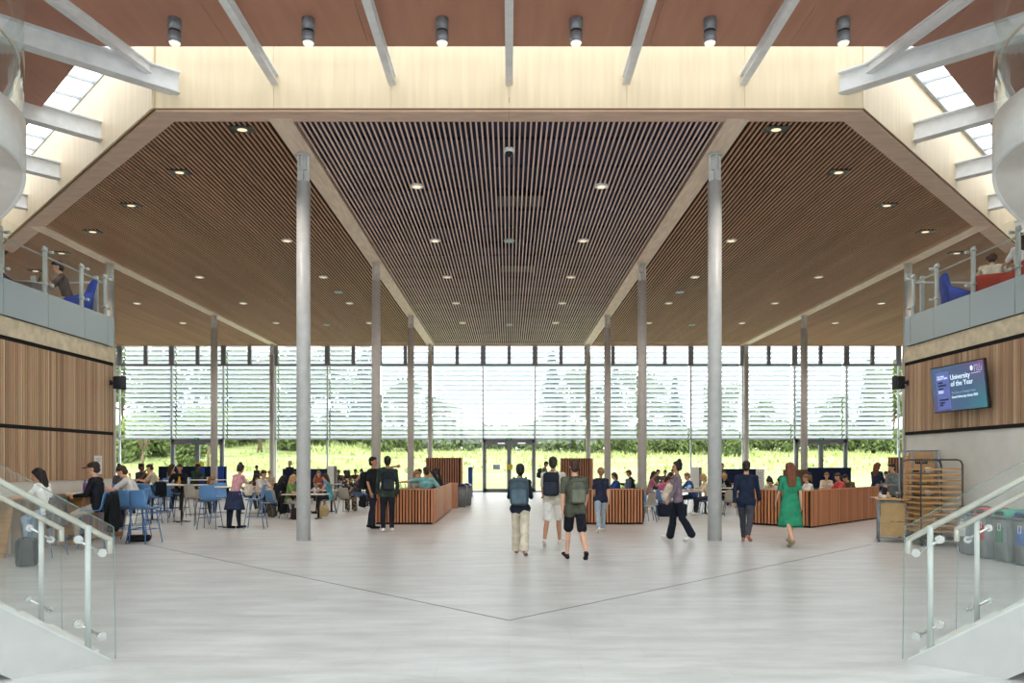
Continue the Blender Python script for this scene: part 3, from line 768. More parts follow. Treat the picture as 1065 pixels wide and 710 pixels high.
# legs: (thigh pitch, knee bend, splay) ; arms: (upper direction, forearm direction), x outward, -y forward
POSES = {
 'stand':   dict(lean=1, legs=[(2, 3, .03), (-3, 2, .03)], arms=[((.16, .05, -1), (.05, -.22, -1)), ((.16, .05, -1), (.05, -.22, -1))]),
 'walkA':   dict(lean=4, legs=[(24, 8, .0), (-17, 24, .02)], arms=[((.14, .35, -1), (.03, .05, -1)), ((.14, -.34, -1), (.02, -.75, -1))]),
 'walkB':   dict(lean=4, legs=[(-20, 28, .02), (22, 6, .0)], arms=[((.14, -.3, -1), (.02, -.7, -1)), ((.14, .35, -1), (.03, .05, -1))]),
 'stroll':  dict(lean=2, legs=[(14, 5, .0), (-12, 18, .02)], arms=[((.14, .2, -1), (.03, -.1, -1)), ((.14, -.2, -1), (.02, -.6, -1))]),
 'straps':  dict(lean=3, legs=[(-16, 22, .02), (20, 6, .0)], arms=[((.2, .1, -1), (-.25, -.9, .5)), ((.2, .1, -1), (-.25, -.9, .5))]),
 'point':   dict(lean=2, legs=[(8, 6, .02), (-8, 4, .03)], arms=[((.14, .1, -1), (.02, -.35, -1)), ((.12, -1, .3), (0, -1, .16))]),
 'phone':   dict(lean=3, head=25, legs=[(3, 3, .02), (-4, 4, .03)], arms=[((.12, -.15, -1), (-.2, -1, .35)), ((.14, .0, -1), (.0, -.9, .1))]),
 'tablelean': dict(lean=16, head=12, legs=[(6, 3, .03), (-4, 2, .03)], arms=[((.25, -.6, -1), (-.15, -1, -.5)), ((.25, -.6, -1), (-.15, -1, -.5))]),
 'serve':   dict(lean=6, head=14, legs=[(3, 3, .03), (-2, 2, .03)], arms=[((.15, -.3, -1), (-.1, -1, -.05)), ((.15, -.3, -1), (-.1, -1, -.05))]),
 'sitdesk': dict(seat=.45, lean=14, head=14, legs=[(84, 84, .1), (84, 80, .1)], arms=[((.22, -.62, -.8), (-.42, -.95, .12)), ((.22, -.62, -.8), (-.42, -.95, .12))]),
 'sitlean': dict(seat=.45, lean=32, head=26, legs=[(82, 70, .1), (84, 92, .1)], arms=[((.3, -.8, -.7), (-.55, -.8, .1)), ((.3, -.8, -.7), (-.55, -.8, .1))]),
 'sitback': dict(seat=.45, lean=-8, head=8, legs=[(82, 70, .12), (86, 82, .12)], arms=[((.18, -.25, -1), (-.5, -.85, -.05)), ((.18, -.25, -1), (-.5, -.85, -.05))]),
 'sithand': dict(seat=.45, lean=16, head=12, legs=[(84, 84, .1), (84, 78, .1)], arms=[((.2, -.8, -.6), (-.35, -.25, 1)), ((.22, -.62, -.8), (-.5, -.9, .1))]),
 'sitwide': dict(seat=.5, lean=-4, head=4, yaw=35, legs=[(84, 80, .14), (84, 80, .14)], arms=[((.7, -.2, -.8), (-.2, -.9, .1)), ((1, .2, -.12), (1, .1, -.1))]),
 'stooldesk': dict(seat=.74, lean=16, head=16, legs=[(72, 74, .1), (70, 78, .1)], arms=[((.22, -.62, -.8), (-.42, -.95, .12)), ((.22, -.62, -.8), (-.42, -.95, .12))]),
 'stoollap': dict(seat=.74, lean=6, head=10, legs=[(74, 74, .08), (70, 80, .08)], arms=[((.15, -.35, -1), (-.35, -.95, -.1)), ((.15, -.35, -1), (-.35, -.95, -.1))]),
 'stoollean': dict(seat=.74, lean=28, head=16, legs=[(72, 74, .1), (70, 84, .1)], arms=[((.3, -.8, -.7), (-.4, -.9, .05)), ((.3, -.8, -.7), (-.4, -.9, .05))]),
 'stoolhand': dict(seat=.74, lean=10, head=6, legs=[(72, 60, .1), (66, 56, .1)], arms=[((.22, -.7, -.7), (-.35, -.3, 1)), ((.22, -.5, -.9), (-.5, -.9, .1))]),
}
def joints(pose, female):
    P = POSES[pose]; J = {}
    zp = .935 if 'seat' not in P else P['seat'] + .1
    ln = R(P['lean']); U = V((0, -math.sin(ln), math.cos(ln))); FW = V((0, -math.cos(ln), -math.sin(ln)))
    J['U'] = U; J['FW'] = FW
    J['pel'] = V((0, 0, zp)); J['waist'] = J['pel'] + U * .2; J['chest'] = J['pel'] + U * .38; J['sho'] = J['pel'] + U * .485
    J['neck'] = J['pel'] + U * .55
    hl = R(P['lean'] * .55 + P.get('head', 0)); HU = V((0, -math.sin(hl), math.cos(hl))); yaw = R(P.get('yaw', 0))
    J['HU'] = HU; J['HF'] = Matrix.Rotation(yaw, 3, HU) @ V((0, -math.cos(hl), -math.sin(hl)))
    J['head'] = J['neck'] + HU * .165
    sw = .155 if female else .185
    for k, sd in ((0, -1), (1, 1)):
        p, kn, sp = P['legs'][k]; a = R(p); b = R(p - kn)
        J['hip', k] = J['pel'] + V((sd * .09, 0, -.02))
        J['knee', k] = J['hip', k] + V((sd * sp, -math.sin(a), -math.cos(a))).normalized() * .425
        J['ank', k] = J['knee', k] + V((0, -math.sin(b), -math.cos(b))) * .41
        tp = R(max(-28, min(10, (p - kn) * .8))) if 'seat' not in P else 0
        J['toe', k] = J['ank', k] + V((sd * .025, -math.cos(tp) * .17, -.045 + math.sin(tp) * .17))
        J['heel', k] = J['ank', k] + V((0, math.cos(tp) * .045, -.045 - math.sin(tp) * .03))
        J['sh', k] = J['sho'] + V((sd * sw, 0, 0))
        u, f = P['arms'][k]
        J['elb', k] = J['sh', k] + V((sd * u[0], u[1], u[2])).normalized() * .285
        fd = V((sd * f[0], f[1], f[2])).normalized()
        J['wri', k] = J['elb', k] + fd * .245; J['fd', k] = fd
    low = min(J['heel', 0].z, J['heel', 1].z, J['toe', 0].z, J['toe', 1].z) - .035
    if 'seat' not in P or P['seat'] < .6:
        if 'seat' not in P:
            for q in list(J):
                if q in ('U', 'FW', 'HU', 'HF') or (isinstance(q, tuple) and q[0] == 'fd'): continue
                J[q] = J[q] - V((0, 0, low))
    return J
def limb(b, pts, seg=12):
    for (p, r), (q, s) in zip(pts, pts[1:]): b.caps(p, r, q, s, seg)
def torso(b, J, g, female, top=True, low=True):
    w = .92 if female else 1.0
    if low:
        b.caps(J['hip', 0], .098 * w + g + (.008 if female else 0), J['hip', 1], .098 * w + g + (.008 if female else 0))
    for sd in (-1, 1):
        x = V((sd, 0, 0))
        if low: b.caps(J['pel'] + x * .06, .108 * w + g, J['waist'] + x * .05, .09 * w + g)
        b.caps(J['waist'] + x * .05, .09 * w + g, J['chest'] + x * .07, .104 * w + g)
        b.caps(J['chest'] + x * .07, .104 * w + g, J['sho'] + x * .1 * w + J['FW'] * 0, .06 + g)
        if female: b.ell(J['chest'] + x * .075 + J['FW'] * .085, (.06 + g, .055 + g, .06 + g))
    b.caps(J['sh', 0], .054 + g * .8, J['sh', 1], .054 + g * .8)
MESH = {}
def body_mesh(pose, female, vox):
    k = ('body', pose, female, vox)
    if k in MESH: return MESH[k]
    J = joints(pose, female); b = MB(); w = .9 if female else 1.0
    torso(b, J, 0, female)
    b.caps(J['sho'] + J['U'] * .02, .062 * w, J['neck'] + J['HU'] * .06, .05 * w)
    for q in (0, 1):
        limb(b, [(J['hip', q], .085), (J['hip', q].lerp(J['knee', q], .5), .072), (J['knee', q], .05)])
        limb(b, [(J['knee', q], .05), (J['knee', q].lerp(J['ank', q], .35) + V((0, .012, 0)), .053), (J['ank', q], .034)])
        limb(b, [(J['heel', q], .03), (J['ank', q], .033)]); limb(b, [(J['heel', q], .032), (J['toe', q], .026)])
        limb(b, [(J['sh', q], .05 * w), (J['sh', q].lerp(J['elb', q], .5), .043 * w), (J['elb', q], .036 * w)])
        limb(b, [(J['elb', q], .037 * w), (J['elb', q].lerp(J['wri', q], .35), .036 * w), (J['wri', q], .024 * w)])
        # palm: three bones side by side
        fd = J['fd', q]; sd = (-1, 1)[q]; side = fd.cross(V((sd, 0, .25))).normalized()
        for t in (-.024, 0, .024): b.caps(J['wri', q] + side * t * .6, .016, J['wri', q] + fd * .085 + side * t, .013, 8)
    # head
    H, HU, HF = J['head'], J['HU'], J['HF']; HS = HF.cross(HU)
    Mh = Matrix((HS, -HF, HU)).transposed()
    b.ell(H + HU * .025 - HF * .012, (.076, .096, .098), Mh)
    b.caps(H - HU * .075 + HF * .042, .044, H + HF * .02, .066)
    b.ell(H - HU * .09 + HF * .068, (.024, .022, .02), Mh)
    b.caps(H + HU * .02 + HF * .083, .011, H - HU * .022 + HF * .102, .015, 8)      # nose
    b.caps(H + HU * .03 + HF * .077 - HS * .035, .013, H + HU * .03 + HF * .077 + HS * .035, .013, 8)  # brow
    for s in (-1, 1): b.ell(H + HS * s * .077 - HF * .008 - HU * .005, (.012, .02, .032), Mh, 8, 6)
    me = remesh(b, vox)
    # fingers, eyes and lips are sunk into the same skin mesh
    bm = bmesh.new(); bm.from_mesh(me); e = MB(); e.bm.free(); e.bm = bm
    for q in (0, 1):
        fd = J['fd', q]; sd = (-1, 1)[q]; side = fd.cross(V((sd, 0, .25))).normalized(); nn = fd.cross(side).normalized()
        if nn.z > 0: nn = -nn
        base = J['wri', q] + fd * .08
        for t, L in ((-.027, .062), (-.009, .074), (.009, .07), (.026, .055)):
            p0 = base + side * t; p1 = p0 + fd * L * .5 + nn * .008; p2 = p1 + (fd * .7 + nn * .55).normalized() * L * .5
            e.tube([p0 - fd * .012, p0, p1, p2], [.009, .0088, .0082, .006], 6)
        p0 = J['wri', q] + fd * .03 - side * .022
        e.tube([p0, p0 + fd * .025 - side * .022, p0 + fd * .055 - side * .026 + nn * .01], [.011, .0105, .007], 6)
    e.mi = 1
    for s in (-1, 1): e.ell(H + HU * .012 + HF * .078 + HS * s * .032, (.013, .009, .007), Mh, 8, 6)
    e.mi = 2; e.ell(H - HU * .053 + HF * .083, (.024, .01, .009), Mh, 8, 6)
    bm.to_mesh(me); bm.free()
    MESH[k] = me; return me
def hair_mesh(pose, female, style, vox):
    k = ('hair', pose, female, style, vox)
    if k in MESH: return MESH[k]
    J = joints(pose, female); H, HU, HF = J['head'], J['HU'], J['HF']; HS = HF.cross(HU); Mh = Matrix((HS, -HF, HU)).transposed()
    b = MB()
    b.ell(H + HU * .046 - HF * .03, (.088, .1, .094), Mh)
    b.ell(H - HU * .02 - HF * .052, (.078, .068, .08), Mh)
    if style == 'short':
        b.ell(H + HU * .09 + HF * .035, (.066, .05, .038), Mh)
    elif style == 'curly':
        for i in range(16):
            a = i * 2.4; b.ell(H + HU * (.06 + .04 * math.sin(i)) - HF * (.03 + .07 * math.cos(a)) + HS * .075 * math.sin(a), (.036, .036, .034))
    elif style in ('long', 'pony', 'bun', 'bob'):
        for s in (-1, 1): b.caps(H + HU * .05 + HS * s * .05 - HF * .01, .05, H - HU * (.07 if style != 'pony' else .0) + HS * s * .068 - HF * .03, .032)
        b.ell(H + HU * .085 + HF * .03, (.07, .05, .036), Mh)
        back = H - HF * .085
        if style == 'long':
            dn = (V((0, 0, -1)) + J['U'] * -.6).normalized()
            for s in (-.055, 0, .055): limb(b, [(back + HS * s + HU * .02, .05), (back + HS * s - HF * .03 + dn * .18, .052), (back + HS * s * .9 - HF * .045 + dn * .36, .03)])
        elif style == 'bob':
            for s in (-.06, 0, .06): b.caps(back + HS * s, .05, back + HS * s - HU * .13 + HF * .03, .042)
        elif style == 'bun': b.ell(H + HU * .135 - HF * .06, (.05, .05, .046), Mh)
        elif style == 'pony': limb(b, [(H + HU * .05 - HF * .12, .03), (H + HU * .0 - HF * .175, .045), (H - HU * .16 - HF * .15, .022)])
    elif style == 'hood':
        b.ell(H + HU * .02 - HF * .03, (.11, .125, .128), Mh); b.caps(H - HU * .08 - HF * .05, .1, J['sho'], .13)
    me = remesh(b, vox, 1); MESH[k] = me; return me
def lerp_to(J, a, b_, q, f): return J[a, q].lerp(J[b_, q], f)
def top_mesh(pose, female, sleeve, hem, vox):
    k = ('top', pose, female, sleeve, hem, vox)
    if k in MESH: return MESH[k]
    J = joints(pose, female); b = MB(); g = .017 if sleeve != 'coat' else .034
    torso(b, J, g, female)
    w = .9 if female else 1.0
    for q in (0, 1):
        if sleeve == 'none': b.caps(J['sh', q], .056, J['sh', q] * 1, .056)
        elif sleeve == 'short': limb(b, [(J['sh', q], .062), (lerp_to(J, 'sh', 'elb', q, .72), .06 * w)])
        else:
            g2 = .014 if sleeve == 'long' else .03
            limb(b, [(J['sh', q], .05 * w + g2), (J['elb', q], .038 * w + g2)]); limb(b, [(J['elb', q], .04 * w + g2), (J['wri', q], .026 + g2)])
        if hem:
            for f in (.1,): b.caps(J['hip', q], .1 * w + g, J['hip', q].lerp(J['knee', q], hem), .098 + g)
    if sleeve == 'coat': limb(b, [(J['neck'], .075), (J['sho'], .085)])
    else: b.caps(J['sho'], .066 * w, J['sho'] + J['U'] * .035, .064 * w)
    me = remesh(b, vox); MESH[k] = me; return me
def legs_mesh(pose, female, length, vox):
    k = ('legs', pose, female, length, vox)
    if k in MESH: return MESH[k]
    J = joints(pose, female); b = MB(); w = .95 if female else 1.0
    b.caps(J['hip', 0], .112 * w, J['hip', 1], .112 * w)
    for sd in (-1, 1): b.caps(J['pel'] + V((sd * .06, 0, 0)), .116 * w, J['pel'] + V((sd * .052, 0, 0)) + J['U'] * .1, .106 * w)
    for q in (0, 1):
        if length == 'shorts': limb(b, [(J['hip', q], .105), (lerp_to(J, 'hip', 'knee', q, .78), .092)])
        else:
            limb(b, [(J['hip', q], .105), (J['hip', q].lerp(J['knee', q], .5), .092), (J['knee', q], .07 if length != 'wide' else .085)])
            e = {'slim': .05, 'full': .058, 'wide': .098}[length]
            limb(b, [(J['knee', q], .07 if length != 'wide' else .085), (J['knee', q].lerp(J['ank', q], .35) + V((0, .012, 0)), .07 if length != 'wide' else .09), (J['knee', q].lerp(J['ank', q], .97), e)])
    me = remesh(b, vox); MESH[k] = me; return me
def shoe_mesh(pose, female, vox):
    k = ('shoe', pose, female, vox)
    if k in MESH: return MESH[k]
    J = joints(pose, female); b = MB()
    for q in (0, 1):
        limb(b, [(J['heel', q], .041), (J['toe', q], .036)]); limb(b, [(J['heel', q], .04), (J['ank', q] - V((0, 0, .015)), .042)])
        b.caps(J['toe', q] + V((-.016, 0, 0)), .03, J['toe', q] + V((.016, 0, 0)), .03)
    me = remesh(b, max(vox * .8, .009), 1); MESH[k] = me; return me
def child(name, me, m, parent, label=None):
    o = bpy.data.objects.new(name, me); C.objects.link(o); o.parent = parent
    if not me.materials: me.materials.append(m)
    o.material_slots[0].link = 'OBJECT'; o.material_slots[0].material = m
    if label: o['label'] = label
    return o
FACE = {'C': 0, 'A': 180, 'L': -90, 'R': 90}
def person(label, x, y, face, pose, h=1.75, female=False, hair=('short', 'brown'), top=((90, 90, 95), 'short'), legs=((50, 52, 62), 'full'), shoes=(225, 222, 215), skin=0, z=0.0, hem=0.0, skirt=None, vox=None, group=None):
    vox = vox or (.012 if y < 22 else .017)
    J = joints(pose, female); s = h / 1.775
    me = body_mesh(pose, female, vox)
    if not me.materials:
        for m in (M_SKIN[0], M_EYE, M_LIP): me.materials.append(m)
    o = bpy.data.objects.new('person', me); C.objects.link(o)
    o.material_slots[0].link = 'OBJECT'; o.material_slots[0].material = M_SKIN[skin]
    a = FACE[face] if face in FACE else face
    o.rotation_euler.z = R(a)
    zo = 0.0
    if 'seat' in POSES[pose]:
        zo = (POSES[pose]['seat'] + .1) * (1 - s)           # keep the seat contact for any body size
    o.location = (x, y, z + zo); o.scale = (s, s, s)
    tag(o, label, 'person', group)
    if hair[0] != 'bald': child('hair' if hair[0] != 'hood' else 'hood', hair_mesh(pose, female, hair[0], vox), hairm(hair[1]), o)
    child('top', top_mesh(pose, female, top[1], hem, vox), cloth(*top[0]), o)
    if legs: child({'shorts': 'shorts'}.get(legs[1], 'trousers'), legs_mesh(pose, female, legs[1], vox), cloth(*legs[0]), o)
    if shoes: child('shoes', shoe_mesh(pose, female, vox), cloth(*shoes), o)
    if skirt:
        col, z0, z1, r0, r1 = skirt; b = MB(); pel = J['pel']
        n = 8; prof = [(r0 + (r1 - r0) * (i / n) ** .8, z0 + (z1 - z0) * i / n) for i in range(n + 1)]
        b.lathe(prof + [(r1 - .02, z1 + .03)], (pel.x, pel.y, 0), 40, 1.0, .82, wob=lambda t, zz: .05 * math.sin(9 * t) * min(1, max(0, (z0 - zz) / max(.01, z0 - z1))))
        b.build('skirt', cloth(*col), o)
    return o
def cap_on(o, pose, female, col):
    J = joints(pose, female); H, HU, HF = J['head'], J['HU'], J['HF']; HS = HF.cross(HU); Mh = Matrix((HS, -HF, HU)).transposed()
    b = MB(); b.ell(H + HU * .07 - HF * .012, (.094, .11, .07), Mh); b.ell(H + HU * .055 + HF * .13, (.07, .075, .01), Mh)
    b.build('cap', cloth(*col), o)
def backpack(label, x, y, z, rz, col, sc=1.0, tilt=0, strapcol=(30, 32, 36)):
    o = empty('backpack', (x, y, z), rz); tag(o, label, 'backpack'); o.scale = (sc, sc, sc); o.rotation_euler.x = tilt
    b = MB(); b.rbox((0, .0, .24), (.31, .17, .46), .07, seg=3); b.build('body', cloth(*col), o)
    b = MB(); b.rbox((0, .1, .16), (.25, .08, .24), .035, seg=3); b.build('front_pocket', cloth(*[min(255, int(c * 1.15) + 4) for c in col]), o)
    for s in (-1, 1):
        b = MB(); b.tube([(s * .09, -.08, .44), (s * .1, -.13, .47), (s * .11, -.26, .36), (s * .11, -.27, .22), (s * .12, -.1, .06)], .018, 6); b.build('strap', cloth(*strapcol), o)
    b = MB(); b.tube([(-.04, -.05, .46), (-.03, -.05, .5), (.03, -.05, .5), (.04, -.05, .46)], .008, 6); b.build('grab_loop', cloth(*strapcol), o)
    b = MB(); b.tube([(-.13, .087, .36), (-.08, .09, .42), (.08, .09, .42), (.13, .087, .36)], .005, 5); b.build('zip', M_BLACK, o)
    return o
def wear(p, label, col, sc=1.0, drop=.0):
    """a backpack on a walker's back"""
    a = p.rotation_euler.z; s = p.scale.z
    bk = Matrix.Rotation(a, 3, 'Z') @ V((0, .215, 0)) * s
    return backpack(label, p.location.x + bk.x, p.location.y + bk.y, p.location.z + (.97 - drop) * s, a, col, sc)
def tote(label, x, y, z, rz, col, sc=1.0):
    o = empty('tote_bag', (x, y, z), rz); tag(o, label, 'bag'); o.scale = (sc,) * 3
    b = MB(); b.lathe([(.11, 0), (.17, .05), (.185, .14), (.17, .26), (.15, .32)], seg=24, sy=.42); b.build('body', cloth(*col), o)
    for s in (-1, 1):
        b = MB(); b.tube([(-.09, s * .05, .3), (-.07, s * .05, .42), (0, s * .05, .48), (.07, s * .05, .42), (.09, s * .05, .3)], .01, 6); b.build('strap', cloth(*[int(c * .8) for c in col]), o)
    return o

# ------------------------------------------------------------ people on their feet
PK = {}
p = PK['pink'] = person('woman in pink jacket and dark patterned skirt leaning over a bar table', at(244, 19.4), 19.4, 150, 'tablelean', 1.68, True, ('bun', 'dark'), ((206, 156, 164), 'long'), ((40, 44, 58), 'slim'), (40, 32, 32), skirt=((52, 60, 86), 1.03, .52, .17, .3), hem=.3)
tote('cream cloth bag on the shoulder of the woman in pink', at(258.5, 19.25), 19.25, .86, R(75), (214, 204, 184), .9)
p = person('young man in black with short sleeves, pointing to the right', at(387.5, 19.3), 19.3, 72, 'point', 1.83, False, ('short', 'black'), ((38, 40, 46), 'short'), ((40, 43, 54), 'full'), (30, 30, 34), skin=1)
wear(p, 'black backpack on the young man pointing to the right', (30, 32, 38))
p = person('young man in dark green shirt and white trainers, seen from behind', at(403, 18.7), 18.7, 192, 'stand', 1.85, False, ('short', 'black'), ((56, 66, 62), 'long'), ((36, 38, 46), 'full'), (236, 236, 234), skin=1, hem=.12)
wear(p, 'dark backpack on the young man in white trainers', (40, 46, 52))
p = person('walker in wide beige trousers with a slate backpack', at(541, 13.9), 13.9, 175, 'straps', 1.7, True, ('short', 'black'), ((38, 46, 60), 'long'), ((206, 196, 176), 'wide'), (150, 104, 104), skin=1)
wear(p, 'slate blue backpack on the walker in beige trousers', (72, 88, 98), 1.1, .02)
p = person('distant man by the glass wall looking at his phone', at(566, 35.4), 35.4, 75, 'phone', 1.76, False, ('short', 'black'), ((110, 108, 110), 'short'), ((150, 118, 96), 'slim'), (40, 36, 36), skin=1)
wear(p, 'dark backpack on the distant man by the glass wall', (54, 60, 68))
p = person('tall walker in white shorts and white socks', at(575, 15.4), 15.4, 168, 'walkA', 1.86, False, ('short', 'dark'), ((206, 200, 186), 'short'), ((226, 224, 220), 'shorts'), (226, 216, 212), skin=1)
wear(p, 'black backpack on the tall walker in white shorts', (40, 44, 54), 1.05)
p = person('walker in olive shirt and black shorts with black trainers', at(598, 13.1), 13.1, 186, 'walkB', 1.8, False, ('short', 'brown'), ((86, 88, 74), 'short'), ((30, 32, 40), 'shorts'), (36, 36, 40), skin=0, hem=.1)
wear(p, 'olive grey backpack on the walker in black shorts', (92, 94, 82), .95)
p = person('walker with fair ponytail, navy top and pale blue jeans', at(625, 18.5), 18.5, 180, 'walkA', 1.62, True, ('pony', 'fair'), ((44, 48, 66), 'short'), ((158, 172, 184), 'full'), (232, 228, 216))
p = person('woman in mauve blouse and black flared trousers walking left', at(705, 16.5), 16.5, -100, 'stroll', 1.73, True, ('bun', 'black'), ((124, 110, 122), 'long'), ((32, 36, 48), 'wide'), (226, 222, 212), skin=1)
p = person('man in navy jumper and grey jeans walking past the right pillar', at(776, 16.1), 16.1, 155, 'walkB', 1.78, False, ('short', 'dark'), ((36, 46, 66), 'long'), ((70, 72, 80), 'slim'), (176, 110, 90), hem=.12)
p = person('woman with long auburn hair in a green dress, walking away', at(822, 15.4), 15.4, 180, 'walkA', 1.74, True, ('long', 'auburn'), ((52, 142, 108), 'short'), None, (150, 138, 112), skirt=((52, 142, 108), 1.1, .4, .15, .255))
p = person('woman with long brown hair standing behind the right-hand slatted booth', at(911, 24.2), 24.2, 120, 'serve', 1.7, True, ('long', 'auburn'), ((40, 50, 72), 'long'), ((100, 98, 80), 'full'), (60, 56, 54))
p = person('person in grey-green jacket standing beside the cardboard trolley', at(931, 20.6), 20.6, -80, 'serve', 1.68, False, ('short', 'dark'), ((118, 128, 130), 'long'), ((70, 70, 74), 'full'), (50, 48, 48))
p = person('white-haired man in dark clothes standing behind the navy screen', at(301.5, 35.2), 35.2, -30, 'stand', 1.78, False, ('short', 'grey'), ((48, 58, 66), 'long'), ((44, 46, 54), 'full'), (40, 40, 42))
p = person('person in dark top with yellow scarf standing far back', at(267, 38.6), 38.6, 60, 'stand', 1.56, True, ('short', 'black'), ((60, 60, 58), 'long'), ((44, 46, 54), 'full'), (40, 40, 42), skin=2)
p = person('person in slate shirt standing beyond the right navy screen', at(751, 36.4), 36.4, 70, 'stand', 1.67, False, ('short', 'brown'), ((72, 84, 104), 'long'), ((44, 46, 54), 'full'), (40, 40, 42))
# ================================================================== FURNITURE
def shell_mesh(z, w=.43):
    """one-piece moulded seat and back, facing -y"""
    prof = [(-.215, -.022), (-.2, -.004), (-.15, .004), (-.05, -.006), (.06, -.008), (.13, .004), (.175, .04), (.2, .1), (.215, .2), (.232, .3), (.248, .365), (.252, .385)]
    b = bmesh.new(); nx = 8; rows = []
    for i, (y, h) in enumerate(prof):
        ww = w * (1.0 if i < 8 else 1.0 - .05 * (i - 7)); row = []
        for k in range(nx + 1):
            u = -1 + 2 * k / nx; cv = .014 * u * u
            row.append(b.verts.new((u * ww / 2, y - (cv * 1.6 if i > 5 else 0), z + h + (cv if i <= 5 else 0))))
        rows.append(row)
    for A, B in zip(rows, rows[1:]):
        for k in range(nx): b.faces.new((A[k], A[k + 1], B[k + 1], B[k])).smooth = True
    bmesh.ops.recalc_face_normals(b, faces=b.faces[:]); bmesh.ops.solidify(b, geom=b.faces[:], thickness=.014)
    me = bpy.data.meshes.new('seat_shell'); b.to_mesh(me); b.free(); return me
SEATS = {}
def seat_proto(kind):
    hi = kind.endswith('stool'); blue = kind.startswith('blue'); z = .74 if hi else .445
    o = bpy.data.objects.new('bar_stool' if hi else 'dining_chair', None)
    C.objects.link(o)
    s = bpy.data.objects.new('seat_shell', shell_mesh(z)); s.data.materials.append(M_BLUECH if blue else M_GREYCH); C.objects.link(s); s.parent = o
    m = M_BLUELEG if blue else M_GREYLEG; sp = 1.0 if not hi else 1.08
    for sx in (-1, 1):
        for sy in (-1, 1):
            b = MB(); b.tube([(sx * .15, sy * .12, z - .012), (sx * .17, sy * .15, z - .03), (sx * .225 * sp, sy * .235 * sp, 0)], .0115, 8); b.build('leg', m, o)
    f = MB()
    f.tube([(-.16, -.13, z - .025), (.16, -.13, z - .025)], .009, 6); f.tube([(-.16, .13, z - .025), (.16, .13, z - .025)], .009, 6)
    f.build('seat_frame', m, o)
    if hi:
        f = MB(); t = (.74 - .3) / .74; q = [(-.17 - .055 * t, -.15 - .09 * t), (.17 + .055 * t, -.15 - .09 * t), (.17 + .055 * t, .15 + .09 * t), (-.17 - .055 * t, .15 + .09 * t)]
        f.tube([(x, y, .3) for x, y in q] + [(q[0][0], q[0][1], .3)], .009, 6); f.build('footrest', m, o)
    return o
for k in ('blue_stool', 'grey_stool', 'blue_chair', 'grey_chair'): SEATS[k] = seat_proto(k)
FIRST = set()
SEATWORD = {'blue_stool': 'blue bar stool', 'grey_stool': 'grey bar stool', 'blue_chair': 'blue shell chair', 'grey_chair': 'grey shell chair'}
def seat(kind, x, y, face, label, z=0.0):
    a = R(FACE[face] if face in FACE else face)
    o = SEATS[kind] if kind not in FIRST else copy_tree(SEATS[kind]); FIRST.add(kind)
    o.location = (x, y, z); o.rotation_euler.z = a
    tag(o, label, 'stool' if 'stool' in kind else 'chair', {'blue_stool': 'blue bar stools', 'grey_stool': 'grey bar stools', 'blue_chair': 'blue shell chairs', 'grey_chair': 'grey shell chairs'}[kind])
    return o

def sitter(label, x, y, face, pose, kind=None, clab=None, **k):
    """a seated person and the seat under them"""
    p = person(label, x, y, face, pose, **k)
    if kind:
        a = R(FACE[face] if face in FACE else face)
        back = Matrix.Rotation(a, 3, 'Z') @ V((0, -.05, 0))
        seat(kind, x + back.x, y + back.y, face, '%s under the %s' % (SEATWORD[kind], clab))
    return p

# tables -----------------------------------------------------------------
TAB = {}
def table(kind, x, y, rz, label):
    if kind not in TAB:
        o = bpy.data.objects.new('bar_table' if kind == 'bar' else 'cafe_table', None); C.objects.link(o); TAB[kind] = o
        H, w, d = {'bar': (1.07, 1.3, .7), 'low': (.75, 1.3, .75), 'long': (.75, 2.2, .8)}[kind]
        b = MB(); b.rbox((0, 0, H - .014), (w, d, .028), .01); b.build('tabletop', M_TOP, o)
        b = MB(); b.rbox((0, 0, H - .0195), (w + .006, d + .006, .012), .004); b.build('edge_band', M_OAK, o)
        for i, px in enumerate(([0] if kind == 'bar' else [-w * .3, w * .3])):
            b = MB(); b.cyl((px, 0, .02), (px, 0, H - .03), .035, 14); b.build('pedestal', M_BLACK, o)
            b = MB(); b.rbox((px, 0, .01), (.09, d * .75, .02), .006); b.rbox((px, 0, .01), (.5 if kind == 'bar' else .2, .09, .02), .006); b.build('foot', M_BLACK, o)
            b = MB(); b.box((px, 0, H - .035), (.3, .3, .01)); b.build('bracket', M_BLACK, o)
        first = True
    else:
        o = copy_tree(TAB[kind])
    o.location = (x, y, 0); o.rotation_euler.z = rz
    tag(o, label, 'table', 'high bar tables' if kind == 'bar' else 'cafe tables')
    return o
# things on tables
def bottle(label, x, y, z, col, h=.24, capc=(30, 30, 34), r=.034):
    o = empty('bottle', (x, y, z)); tag(o, label, 'bottle')
    b = MB(); b.lathe([(r, 0), (r, h * .62), (r * .9, h * .7), (r * .45, h * .82), (r * .42, h * .9)], seg=14); b.build('body', mat('bottle_%d_%d_%d' % col, rgb(*col), .25, var=.03), o)
    b = MB(); b.lathe([(r * .5, h * .88), (r * .5, h)], seg=12); b.build('cap', mat('bcap_%d_%d_%d' % capc, rgb(*capc), .4), o); return o
def cup(label, x, y, z, col=(236, 234, 228)):
    o = empty('paper_cup', (x, y, z)); tag(o, label, 'cup')
    b = MB(); b.lathe([(.028, 0), (.038, .1), (.036, .1), (.027, .006)], seg=14); b.build('body', mat('cup_%d_%d_%d' % col, rgb(*col), .5), o)
    b = MB(); b.lathe([(.041, .098), (.041, .106), (.034, .116)], seg=14); b.build('lid', M_BLACK, o); return o
